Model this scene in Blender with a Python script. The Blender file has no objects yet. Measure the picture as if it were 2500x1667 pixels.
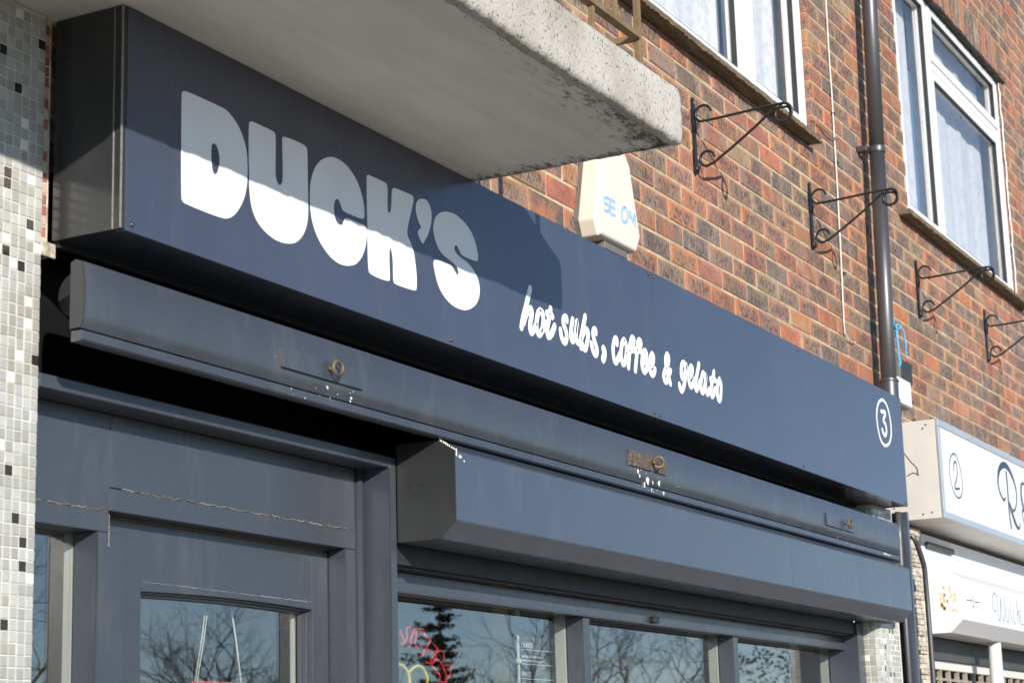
import bpy, bmesh, math, random
from mathutils import Vector, Matrix
random.seed(7)
R_ = math.radians
scene = bpy.context.scene
C = scene.collection

# ---------------------------------------------------------------- camera, sky, sun, exposure
CAMPOS = (-2.9410, -2.3850, -1.0658)
ROW_R = (0.4685810, -0.8829405, -0.0291173)
ROW_D = (0.1764333, 0.1258280, -0.9762370)
ROW_F = (0.8656230, 0.4523089, 0.2147407)
cam_data = bpy.data.cameras.new('camera')
cam = bpy.data.objects.new('camera', cam_data)
C.objects.link(cam)
m = Matrix.Identity(4)
for i in range(3):
    m[i][0] = ROW_R[i]; m[i][1] = -ROW_D[i]; m[i][2] = -ROW_F[i]; m[i][3] = CAMPOS[i]
cam.matrix_world = m
cam_data.sensor_fit = 'HORIZONTAL'
cam_data.sensor_width = 36.0
cam_data.lens = 69.7
cam_data.clip_start = 0.05
cam_data.clip_end = 3000
cam_data.dof.use_dof = True
cam_data.dof.focus_distance = 5.6
cam_data.dof.aperture_fstop = 9.0
scene.camera = cam

world = bpy.data.worlds.new('World')
scene.world = world
world.use_nodes = True
wn = world.node_tree
wn.nodes.clear()
sky = wn.nodes.new('ShaderNodeTexSky')
sky.sky_type = 'NISHITA'
sky.sun_disc = False
sky.sun_elevation = R_(18.3)
sky.sun_rotation = R_(219.5)
sky.air_density = 0.6
sky.dust_density = 0.0
sky.ozone_density = 1.0
bg = wn.nodes.new('ShaderNodeBackground')
bg.inputs['Strength'].default_value = 0.150
wo = wn.nodes.new('ShaderNodeOutputWorld')
wn.links.new(sky.outputs[0], bg.inputs[0])
wn.links.new(bg.outputs[0], wo.inputs[0])

sun_data = bpy.data.lights.new('sun', 'SUN')
sun_data.energy = 4.7
sun_data.angle = R_(0.5)
sun_data.color = (1.0, 0.93, 0.83)
sun = bpy.data.objects.new('sun', sun_data)
C.objects.link(sun)
sun.rotation_euler = Vector((0.604, 0.732, -0.315)).to_track_quat('-Z', 'Y').to_euler()

scene.view_settings.view_transform = 'Standard'
scene.view_settings.look = 'None'
scene.view_settings.exposure = 0.32
scene.view_settings.gamma = 1.0
scene.view_settings.use_curve_mapping = False
scene.cycles.max_bounces = 10
scene.cycles.transparent_max_bounces = 16

# ---------------------------------------------------------------- object helpers
def meta(o, label=None, cat=None, group=None, kind=None):
    if label: o['label'] = label
    if cat: o['category'] = cat
    if group: o['group'] = group
    if kind: o['kind'] = kind
    return o

def thing(name, label, cat, loc=(0, 0, 0), group=None):
    o = bpy.data.objects.new(name, None)
    o.empty_display_size = 0.1
    C.objects.link(o)
    o.location = loc
    return meta(o, label, cat, group)

def link(name, data, parent=None, loc=None):
    o = bpy.data.objects.new(name, data)
    C.objects.link(o)
    if parent is not None:
        o.parent = parent
    off = Vector((0, 0, 0))
    p = parent
    while p is not None:
        off += Vector(p.location); p = p.parent
    o.location = Vector(loc if loc is not None else (0, 0, 0)) - off
    return o

class MB:
    """collects geometry in world coordinates, builds ONE mesh object"""
    def __init__(s):
        s.v = []; s.f = []; s.sm = []
    def add(s, vs, fs, smooth=False):
        b = len(s.v)
        s.v += [tuple(p) for p in vs]
        s.f += [tuple(i + b for i in f) for f in fs]
        s.sm += [smooth] * len(fs)
        return s
    def box(s, x0, x1, y0, y1, z0, z1):
        vs = [(x, y, z) for x in (x0, x1) for y in (y0, y1) for z in (z0, z1)]
        fs = [(0, 1, 3, 2), (4, 6, 7, 5), (0, 4, 5, 1), (2, 3, 7, 6), (0, 2, 6, 4), (1, 5, 7, 3)]
        return s.add(vs, fs)
    def extrude_x(s, prof, x0, x1, cap=True, closed=True, smooth=False):
        n = len(prof)
        vs = [(x0, y, z) for y, z in prof] + [(x1, y, z) for y, z in prof]
        k = n if closed else n - 1
        fs = [(i, (i + 1) % n, (i + 1) % n + n, i + n) for i in range(k)]
        s.add(vs, fs, smooth)
        if cap and closed:
            s.add(vs, [tuple(range(n))[::-1], tuple(range(n, 2 * n))])
        return s
    def extrude_y(s, poly, y0, y1):
        n = len(poly)
        vs = [(x, y0, z) for x, z in poly] + [(x, y1, z) for x, z in poly]
        fs = [(i, (i + 1) % n, (i + 1) % n + n, i + n) for i in range(n)]
        s.add(vs, fs)
        s.add(vs, [tuple(range(n)), tuple(range(n, 2 * n))[::-1]])
        return s
    def tube(s, pts, r, n=8, r2=None, cap=True, smooth=True, up=(0, 0, 1)):
        pts = [Vector(p) for p in pts]
        rings = []
        prev = None
        for i, p in enumerate(pts):
            t = (pts[min(i + 1, len(pts) - 1)] - pts[max(i - 1, 0)]).normalized()
            if prev is None:
                a = t.cross(Vector(up))
                if a.length < 1e-3: a = t.cross(Vector((1, 0, 0)))
            else:
                a = prev - t * prev.dot(t)
                if a.length < 1e-4: a = t.cross(Vector(up))
            a.normalize(); prev = a
            b = t.cross(a)
            ri = r if r2 is None else r + (r2 - r) * i / (len(pts) - 1)
            rings.append([p + (a * math.cos(6.28318 * k / n) + b * math.sin(6.28318 * k / n)) * ri for k in range(n)])
        vs = [q for ring in rings for q in ring]
        fs = []
        for i in range(len(pts) - 1):
            for k in range(n):
                fs.append((i * n + k, i * n + (k + 1) % n, (i + 1) * n + (k + 1) % n, (i + 1) * n + k))
        s.add(vs, fs, smooth)
        if cap:
            m_ = len(pts) - 1
            s.add(vs, [tuple(range(n))[::-1], tuple(m_ * n + k for k in range(n))])
        return s
    def mesh(s, name, mats):
        me = bpy.data.meshes.new(name)
        me.from_pydata(s.v, [], s.f)
        me.validate()
        for mt in (mats if isinstance(mats, (list, tuple)) else [mats]):
            me.materials.append(mt)
        for p, q in zip(me.polygons, s.sm):
            p.use_smooth = q
        bm = bmesh.new(); bm.from_mesh(me)
        bmesh.ops.remove_doubles(bm, verts=bm.verts, dist=1e-6)
        bmesh.ops.recalc_face_normals(bm, faces=bm.faces)
        bm.to_mesh(me); bm.free()
        return me
    def build(s, name, mat, parent=None, bevel=0.0, kind=None, origin=None):
        """origin: put the object origin there (world)"""
        if origin is None:
            xs = [v[0] for v in s.v]; ys = [v[1] for v in s.v]; zs = [v[2] for v in s.v]
            origin = ((min(xs) + max(xs)) / 2, (min(ys) + max(ys)) / 2, min(zs))
        s.v = [(a - origin[0], b - origin[1], c - origin[2]) for a, b, c in s.v]
        me = s.mesh(name, mat)
        o = link(name, me, parent, origin)
        if bevel > 0:
            md = o.modifiers.new('bevel', 'BEVEL')
            md.width = bevel; md.segments = 2; md.limit_method = 'ANGLE'; md.angle_limit = R_(35)
        if kind: o['kind'] = kind
        return o

def crom(pts, sub=6, closed=False, alpha=0.5):
    """centripetal Catmull-Rom through 2D points"""
    n = len(pts); out = []
    P = [Vector((p[0], p[1])) for p in pts]
    segs = n if closed else n - 1
    for i in range(segs):
        p0 = P[(i - 1) % n] if closed or i > 0 else P[0] * 2 - P[1]
        p1 = P[i]; p2 = P[(i + 1) % n]
        p3 = P[(i + 2) % n] if closed or i + 2 < n else P[n - 1] * 2 - P[n - 2]
        t0 = 0; t1 = t0 + max((p1 - p0).length, 1e-6) ** alpha
        t2 = t1 + max((p2 - p1).length, 1e-6) ** alpha; t3 = t2 + max((p3 - p2).length, 1e-6) ** alpha
        for k in range(sub):
            t = t1 + (t2 - t1) * k / sub
            a1 = p0 * ((t1 - t) / (t1 - t0)) + p1 * ((t - t0) / (t1 - t0))
            a2 = p1 * ((t2 - t) / (t2 - t1)) + p2 * ((t - t1) / (t2 - t1))
            a3 = p2 * ((t3 - t) / (t3 - t2)) + p3 * ((t - t2) / (t3 - t2))
            b1 = a1 * ((t2 - t) / (t2 - t0)) + a2 * ((t - t0) / (t2 - t0))
            b2 = a2 * ((t3 - t) / (t3 - t1)) + a3 * ((t - t1) / (t3 - t1))
            c_ = b1 * ((t2 - t) / (t2 - t1)) + b2 * ((t - t1) / (t2 - t1))
            out.append((c_.x, c_.y))
    if not closed: out.append(tuple(pts[-1]))
    return out

def stroke(mb, pts, y, r, th=0.0012, closed=False, sub=5, widths=None):
    """flat painted stroke lying on the plane y: oval-section ribbon with round ends"""
    q = crom(pts, sub, closed)
    n = len(q)
    sec = 6
    rings = []
    def ring(p, nrm, rr):
        return [(p[0] + nrm[0] * rr * math.cos(a), y - th * math.sin(a), p[1] + nrm[1] * rr * math.cos(a))
                for a in [math.pi * j / (sec - 1) for j in range(sec)]]
    for i in range(n):
        a = q[(i - 1) % n] if closed or i > 0 else q[0]
        b = q[(i + 1) % n] if closed or i < n - 1 else q[-1]
        d = Vector((b[0] - a[0], b[1] - a[1]))
        if d.length < 1e-9: d = Vector((1, 0))
        d.normalize(); nrm = (-d.y, d.x)
        rr = r if widths is None else r * widths(i / max(1, n - 1))
        if not closed and i == 0:
            for k in (3, 2, 1):
                an = math.pi / 2 * k / 3.2
                rings.append(ring((q[0][0] - d.x * rr * math.sin(an), q[0][1] - d.y * rr * math.sin(an)), nrm, rr * math.cos(an)))
        rings.append(ring(q[i], nrm, rr))
        if not closed and i == n - 1:
            for k in (1, 2, 3):
                an = math.pi / 2 * k / 3.2
                rings.append(ring((q[-1][0] + d.x * rr * math.sin(an), q[-1][1] + d.y * rr * math.sin(an)), nrm, rr * math.cos(an)))
    vs = [p for rg in rings for p in rg]
    fs = []
    m_ = len(rings)
    for i in range(m_ if closed else m_ - 1):
        j = (i + 1) % m_
        for k in range(sec - 1):
            fs.append((i * sec + k, i * sec + k + 1, j * sec + k + 1, j * sec + k))
    mb.add(vs, fs, True)

def filled(name, loops, y, depth, mat, parent, sub=5):
    cu = bpy.data.curves.new(name, 'CURVE')
    cu.dimensions = '2D'; cu.fill_mode = 'BOTH'; cu.extrude = depth / 2
    ox = sum(p[0] for p in loops[0]) / len(loops[0]); oz = min(p[1] for p in loops[0])
    for lp in loops:
        q = crom(lp, sub, True)
        sp = cu.splines.new('POLY'); sp.points.add(len(q) - 1)
        for i, p in enumerate(q): sp.points[i].co = (p[0] - ox, p[1] - oz, 0, 1)
        sp.use_cyclic_u = True
    tmp = bpy.data.objects.new('tmp', cu); C.objects.link(tmp)
    dg = bpy.context.evaluated_depsgraph_get(); dg.update()
    me = bpy.data.meshes.new_from_object(tmp.evaluated_get(dg))
    bpy.data.objects.remove(tmp); bpy.data.curves.remove(cu)
    me.transform(Matrix.Rotation(R_(90), 4, 'X'))
    me.materials.clear(); me.materials.append(mat)
    return link(name, me, parent, (ox, y - depth / 2, oz))

def text_mesh(name, body, size, mat, parent, loc, sx=1.0):
    cu = bpy.data.curves.new(name, 'FONT')
    cu.body = body; cu.size = size; cu.extrude = 0.0002
    tmp = bpy.data.objects.new('tmp', cu); C.objects.link(tmp)
    dg = bpy.context.evaluated_depsgraph_get(); dg.update()
    me = bpy.data.meshes.new_from_object(tmp.evaluated_get(dg))
    bpy.data.objects.remove(tmp); bpy.data.curves.remove(cu)
    me.transform(Matrix.Scale(sx, 4, (1, 0, 0)))
    me.transform(Matrix.Rotation(R_(90), 4, 'X'))
    me.materials.clear(); me.materials.append(mat)
    return link(name, me, parent, loc)

def copy_tree(o, parent=None, shift=(0, 0, 0)):
    c = o.copy(); C.objects.link(c); c.parent = parent
    c.location = Vector(o.location) + Vector(shift)
    for ch in list(o.children):
        copy_tree(ch, c)
    return c

# ---------------------------------------------------------------- materials
def new_mat(name):
    mt = bpy.data.materials.new(name); mt.use_nodes = True
    nt = mt.node_tree; nt.nodes.clear()
    out = nt.nodes.new('ShaderNodeOutputMaterial')
    return mt, nt, out
def N(nt, t, **kw):
    n = nt.nodes.new(t)
    for k, v in kw.items():
        if k.startswith('i_'):
            n.inputs[k[2:].replace('_', ' ')].default_value = v
        else: setattr(n, k, v)
    return n
def L(nt, a, b): nt.links.new(a, b)
def coords(nt, scale=(1, 1, 1), kind='Position'):
    if kind == 'Position':
        g = nt.nodes.new('ShaderNodeNewGeometry'); src = g.outputs['Position']
    else:
        g = nt.nodes.new('ShaderNodeTexCoord'); src = g.outputs['Object']
    mp = nt.nodes.new('ShaderNodeMapping'); mp.inputs['Scale'].default_value = scale
    L(nt, src, mp.inputs['Vector'])
    return mp.outputs[0]
def noise(nt, vec, scale, detail=4, rough=0.6, dist=0.0):
    n = N(nt, 'ShaderNodeTexNoise'); n.inputs['Scale'].default_value = scale
    n.inputs['Detail'].default_value = detail; n.inputs['Roughness'].default_value = rough
    n.inputs['Distortion'].default_value = dist
    L(nt, vec, n.inputs['Vector']); return n.outputs['Fac']
def ramp(nt, fac, stops, interp='LINEAR'):
    r = nt.nodes.new('ShaderNodeValToRGB'); r.color_ramp.interpolation = interp
    e = r.color_ramp.elements
    while len(e) < len(stops): e.new(0.5)
    for el, (p, c) in zip(e, stops):
        el.position = p
        el.color = (c, c, c, 1) if isinstance(c, (int, float)) else (c[0], c[1], c[2], 1)
    L(nt, fac, r.inputs[0]); return r.outputs[0]
def mixc(nt, fac, a, b, mode='MIX'):
    n = nt.nodes.new('ShaderNodeMix'); n.data_type = 'RGBA'; n.blend_type = mode
    for k, v in ((0, fac), (6, a), (7, b)):
        if hasattr(v, 'is_linked') or hasattr(v, 'links'): L(nt, v, n.inputs[k])
        elif isinstance(v, (int, float)): n.inputs[k].default_value = v
        else: n.inputs[k].default_value = (v[0], v[1], v[2], 1)
    return n.outputs[2]
def math_(nt, op, a, b=None, c=None, clamp=False):
    n = nt.nodes.new('ShaderNodeMath'); n.operation = op; n.use_clamp = clamp
    for k, v in enumerate((a, b, c)):
        if v is None: continue
        if isinstance(v, (int, float)): n.inputs[k].default_value = v
        else: L(nt, v, n.inputs[k])
    return n.outputs[0]
def bsdf(nt, out, color, rough=0.5, metallic=0.0, spec=0.5, bump=None, bstr=0.3, bdist=0.002, coat=0.0):
    b = nt.nodes.new('ShaderNodeBsdfPrincipled')
    for key, v in (('Base Color', color), ('Roughness', rough), ('Metallic', metallic)):
        if hasattr(v, 'links'): L(nt, v, b.inputs[key])
        elif isinstance(v, (int, float)): b.inputs[key].default_value = v
        else: b.inputs[key].default_value = (v[0], v[1], v[2], 1)
    b.inputs['Specular IOR Level'].default_value = spec
    b.inputs['Coat Weight'].default_value = coat
    b.inputs['Coat Roughness'].default_value = 0.12
    if bump is not None:
        bp = nt.nodes.new('ShaderNodeBump'); bp.inputs['Strength'].default_value = bstr
        bp.inputs['Distance'].default_value = bdist
        L(nt, bump, bp.inputs['Height']); L(nt, bp.outputs[0], b.inputs['Normal'])
    L(nt, b.outputs[0], out.inputs[0])
    return b
def simple(name, color, rough=0.5, metallic=0.0, spec=0.5, nscale=None, var=0.15, bstr=0.0, stretch=(1, 1, 1), coat=0.0):
    mt, nt, out = new_mat(name)
    col = color; bump = None
    if nscale:
        f = noise(nt, coords(nt, stretch), nscale, 5, 0.6)
        lo = tuple(c * (1 - var) for c in color); hi = tuple(min(1, c * (1 + var)) for c in color)
        col = ramp(nt, f, [(0.3, lo), (0.7, hi)])
        bump = f if bstr > 0 else None
    bsdf(nt, out, col, rough, metallic, spec, bump, bstr, coat=coat)
    return mt

def paint(name, color, rough=0.33, grain=(3, 30, 60), bstr=0.12, worn=0.0, dirt=0.35, coat=0.0, spec=0.5, lo=0.82, wave=None):
    """brushed gloss paint: fine grain, dust, tiny chips"""
    mt, nt, out = new_mat(name)
    big = noise(nt, coords(nt), 2.2, 4, 0.6)
    fine = noise(nt, coords(nt, grain), 7.0, 6, 0.65)
    c1 = mixc(nt, ramp(nt, big, [(0.35, 0.0), (0.7, 1.0)]), tuple(c * lo for c in color), color)
    dust = ramp(nt, noise(nt, coords(nt, (1, 1, 0.25)), 9.0, 8, 0.75), [(0.52, 0.0), (0.75, 1.0)])
    c2 = mixc(nt, math_(nt, 'MULTIPLY', dust, dirt), c1, (0.17, 0.165, 0.155))
    chips = ramp(nt, noise(nt, coords(nt), 95.0, 3, 0.5), [(0.78 - 0.06 * worn, 0.0), (0.80 - 0.06 * worn, 1.0)])
    c3 = mixc(nt, math_(nt, 'MULTIPLY', chips, 0.6 * min(1, worn)), c2, (0.5, 0.49, 0.46))
    rg = ramp(nt, big, [(0.3, rough * 0.8), (0.75, rough * 1.3)])
    h = math_(nt, 'ADD', math_(nt, 'MULTIPLY', fine, 0.5), math_(nt, 'MULTIPLY', noise(nt, coords(nt), 12, 3), 0.6))
    bsdf(nt, out, c3, rg, 0, spec, h, bstr, 0.0015, coat)
    return mt

M = {}
M['navy_sign'] = paint('navy_sign_panel', (0.054, 0.067, 0.106), 0.25, (1, 1, 1), 0.03, 0.05, 0.16, 0.0, 1.0)
M['navy_wood'] = paint('navy_gloss_wood', (0.050, 0.058, 0.074), 0.27, (3, 45, 45), 0.55, 0.25, 0.25, 0.0, 0.9)
M['navy_metal'] = paint('navy_satin_metal', (0.058, 0.072, 0.104), 0.27, (1, 1, 1), 0.07, 0.15, 0.25, 0.0, 1.0)
M['bead_gloss'] = paint('navy_high_gloss', (0.050, 0.056, 0.066), 0.34, (40, 40, 8), 0.8, 0.1, 0.1, 0.3, 1.0)
M['side_shade_navy'] = paint('navy_darkened_for_shade', (0.036, 0.038, 0.040), 0.27, (1, 1, 1), 0.04, 0.2, 0.10, 0.0, 0.5)  # navy for the side faces, their dimmer light put into the colour
M['navy_dark'] = simple('dark_void_paint', (0.03, 0.032, 0.036), 0.5, 0, 0.4, 12, 0.3)
M['letter_white'] = simple('white_sign_paint', (0.90, 0.90, 0.91), 0.42, 0, 0.5, 5, 0.035, 0.02, (1, 1, 0.4))
M['edge_white'] = simple('bare_edge_trim', (0.30, 0.29, 0.27), 0.35, 0.3, 0.5, 40, 0.3)
M['alarm'] = simple('cream_plastic', (0.74, 0.69, 0.59), 0.45, 0, 0.5, 3, 0.05)
M['alarm_grey'] = simple('grey_plastic', (0.16, 0.15, 0.14), 0.5, 0, 0.5, 10, 0.1)
M['pale_blue'] = simple('faded_blue_print', (0.30, 0.46, 0.80), 0.5, 0, 0.5, 60, 0.2)
M['upvc'] = simple('white_upvc', (0.83, 0.84, 0.85), 0.28, 0, 0.5, 3, 0.03)
M['gasket'] = simple('black_gasket', (0.02, 0.02, 0.02), 0.6)
M['black_pvc'] = simple('black_pvc_pipe', (0.050, 0.050, 0.054), 0.40, 0, 1.0, 6, 0.3, 0.05, (1, 1, 0.2))
M['black_iron'] = simple('black_painted_iron', (0.022, 0.022, 0.024), 0.38, 0.2, 0.5, 60, 0.4, 0.3)
M['rust'] = simple('rusty_steel', (0.15, 0.115, 0.075), 0.6, 0.3, 0.4, 50, 0.6, 0.4)
M['grey_pvc'] = simple('white_plastic_box', (0.72, 0.71, 0.67), 0.4, 0, 0.5, 8, 0.06)
M['cable'] = simple('pale_cable', (0.68, 0.63, 0.58), 0.4)
M['copper'] = simple('brown_wire', (0.35, 0.14, 0.06), 0.5)
M['rope'] = simple('blue_rope', (0.10, 0.42, 0.72), 0.8, 0, 0.2, 200, 0.35, 0.4)
M['black_box'] = simple('black_plastic', (0.03, 0.03, 0.03), 0.5, 0, 0.5, 30, 0.3)
M['card_red'] = simple('red_card', (0.75, 0.12, 0.12), 0.5)
M['string'] = simple('white_string', (0.85, 0.85, 0.85), 0.7)
M['gap_shade'] = simple('gap_shade_black', (0.008, 0.008, 0.009), 0.9, 0, 0.1)  # near-black, stands in for the deep shade behind the awning board
M['neon_red'] = simple('red_glass_tube', (0.80, 0.04, 0.06), 0.08, 0, 0.8)
M['neon_yellow'] = simple('yellow_glass_tube', (0.9, 0.68, 0.03), 0.12, 0, 0.8)
M['room_wall'] = simple('beige_plaster', (0.34, 0.31, 0.24), 0.8, 0, 0.3, 2, 0.1)
M['room_dark'] = simple('dark_bulkhead', (0.05, 0.04, 0.03), 0.7)
M['red_board'] = simple('dark_red_board', (0.35, 0.02, 0.02), 0.5)
M['steel'] = simple('brushed_steel', (0.35, 0.35, 0.36), 0.3, 0.8)
M['white_frame'] = simple('white_gloss_frame', (0.80, 0.80, 0.76), 0.35, 0, 0.5, 4, 0.06)
M['nsign_white'] = simple('white_sign_face', (0.76, 0.76, 0.76), 0.3, 0, 0.5, 2, 0.02)
M['nsign_end'] = simple('off_white_end_panel', (0.66, 0.63, 0.58), 0.45, 0, 0.5, 4, 0.08)
M['nsign_trim'] = simple('aluminium_trim', (0.50, 0.53, 0.57), 0.3, 0.4, 0.5, 4, 0.05)
M['ink'] = simple('navy_ink', (0.02, 0.025, 0.06), 0.35)
M['charcoal'] = simple('charcoal_board', (0.06, 0.062, 0.066), 0.5, 0, 0.4, 8, 0.2)
M['grille'] = simple('grille_bars', (0.36, 0.31, 0.25), 0.6, 0.2, 0.4, 30, 0.25)
M['screw'] = simple('screw_metal', (0.12, 0.12, 0.13), 0.3, 0.8)
M['droppings'] = simple('white_droppings', (0.8, 0.79, 0.74), 0.8)
M['curtain_room'] = simple('upstairs_room', (0.6, 0.6, 0.6), 0.9)
M['pavement'] = simple('concrete_pavement', (0.37, 0.34, 0.30), 0.85, 0, 0.3, 6, 0.15, 0.2)
M['asphalt'] = simple('asphalt', (0.055, 0.055, 0.055), 0.85, 0, 0.3, 40, 0.3, 0.3)
M['line_paint'] = simple('road_paint', (0.7, 0.7, 0.66), 0.7)
M['grass'] = simple('grass_ground', (0.055, 0.075, 0.025), 0.95, 0, 0.2, 3, 0.3)
M['bark'] = simple('bark', (0.075, 0.06, 0.045), 0.9, 0, 0.2, 12, 0.3, 0.3)
M['pine'] = simple('pine_needles', (0.022, 0.035, 0.018), 0.85, 0, 0.2, 2, 0.35)
M['hedge'] = simple('hedge_leaves', (0.06, 0.068, 0.03), 0.85, 0, 0.2, 2, 0.35)

def glass_mat(name, f0=0.045, tint=(0.93, 0.95, 0.94), wob=0.0):
    """clear pane: Schlick reflectance per face, the rest passes straight through"""
    mt, nt, out = new_mat(name)
    g = N(nt, 'ShaderNodeNewGeometry')
    dt = N(nt, 'ShaderNodeVectorMath', operation='DOT_PRODUCT'); L(nt, g.outputs['Incoming'], dt.inputs[0]); L(nt, g.outputs['Normal'], dt.inputs[1])
    c_ = math_(nt, 'ABSOLUTE', dt.outputs['Value'])
    fac = math_(nt, 'MULTIPLY_ADD', math_(nt, 'POWER', math_(nt, 'SUBTRACT', 1.0, c_), 5.0), 1.0 - f0, f0)
    tr = N(nt, 'ShaderNodeBsdfTransparent'); tr.inputs[0].default_value = (*tint, 1)
    gl = N(nt, 'ShaderNodeBsdfGlossy'); gl.inputs['Roughness'].default_value = 0.0
    if wob > 0:
        bp = N(nt, 'ShaderNodeBump'); bp.inputs['Strength'].default_value = wob; bp.inputs['Distance'].default_value = 0.01
        L(nt, noise(nt, coords(nt), 1.7, 2, 0.5), bp.inputs['Height'])
        L(nt, bp.outputs[0], gl.inputs['Normal'])
    mx = N(nt, 'ShaderNodeMixShader')
    L(nt, fac, mx.inputs[0]); L(nt, tr.outputs[0], mx.inputs[1]); L(nt, gl.outputs[0], mx.inputs[2])
    L(nt, mx.outputs[0], out.inputs[0])
    return mt
M['glass'] = glass_mat('shop_glass', 0.20, wob=0.06)
M['glass_up'] = glass_mat('upstairs_glass', 0.045, (0.985, 0.99, 0.99))
M['acrylic'] = glass_mat('clear_acrylic', 0.10, (0.80, 0.86, 0.90))

# lace curtain
mt, nt, out = new_mat('net_curtain_lace')
vec = coords(nt, (1, 1, 1))
vor = N(nt, 'ShaderNodeTexVoronoi'); vor.inputs['Scale'].default_value = 9.0; L(nt, vec, vor.inputs['Vector'])
blot = ramp(nt, vor.outputs['Distance'], [(0.25, 1.0), (0.42, 0.0)])
fine = ramp(nt, noise(nt, vec, 26, 5, 0.7), [(0.42, 0.0), (0.6, 1.0)])
dens = math_(nt, 'ADD', math_(nt, 'MULTIPLY', fine, 0.28), math_(nt, 'MULTIPLY', blot, 0.12))
dens = math_(nt, 'ADD', dens, 0.84, clamp=True)
df = N(nt, 'ShaderNodeBsdfDiffuse'); df.inputs[0].default_value = (0.90, 0.91, 0.94, 1)
tl = N(nt, 'ShaderNodeBsdfTranslucent'); tl.inputs[0].default_value = (0.7, 0.75, 0.85, 1)
a1 = N(nt, 'ShaderNodeMixShader'); a1.inputs[0].default_value = 0.12
L(nt, df.outputs[0], a1.inputs[1]); L(nt, tl.outputs[0], a1.inputs[2])
tr = N(nt, 'ShaderNodeBsdfTransparent')
a2 = N(nt, 'ShaderNodeMixShader'); L(nt, dens, a2.inputs[0]); L(nt, tr.outputs[0], a2.inputs[1]); L(nt, a1.outputs[0], a2.inputs[2])
L(nt, a2.outputs[0], out.inputs[0])
M['lace'] = mt

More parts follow.
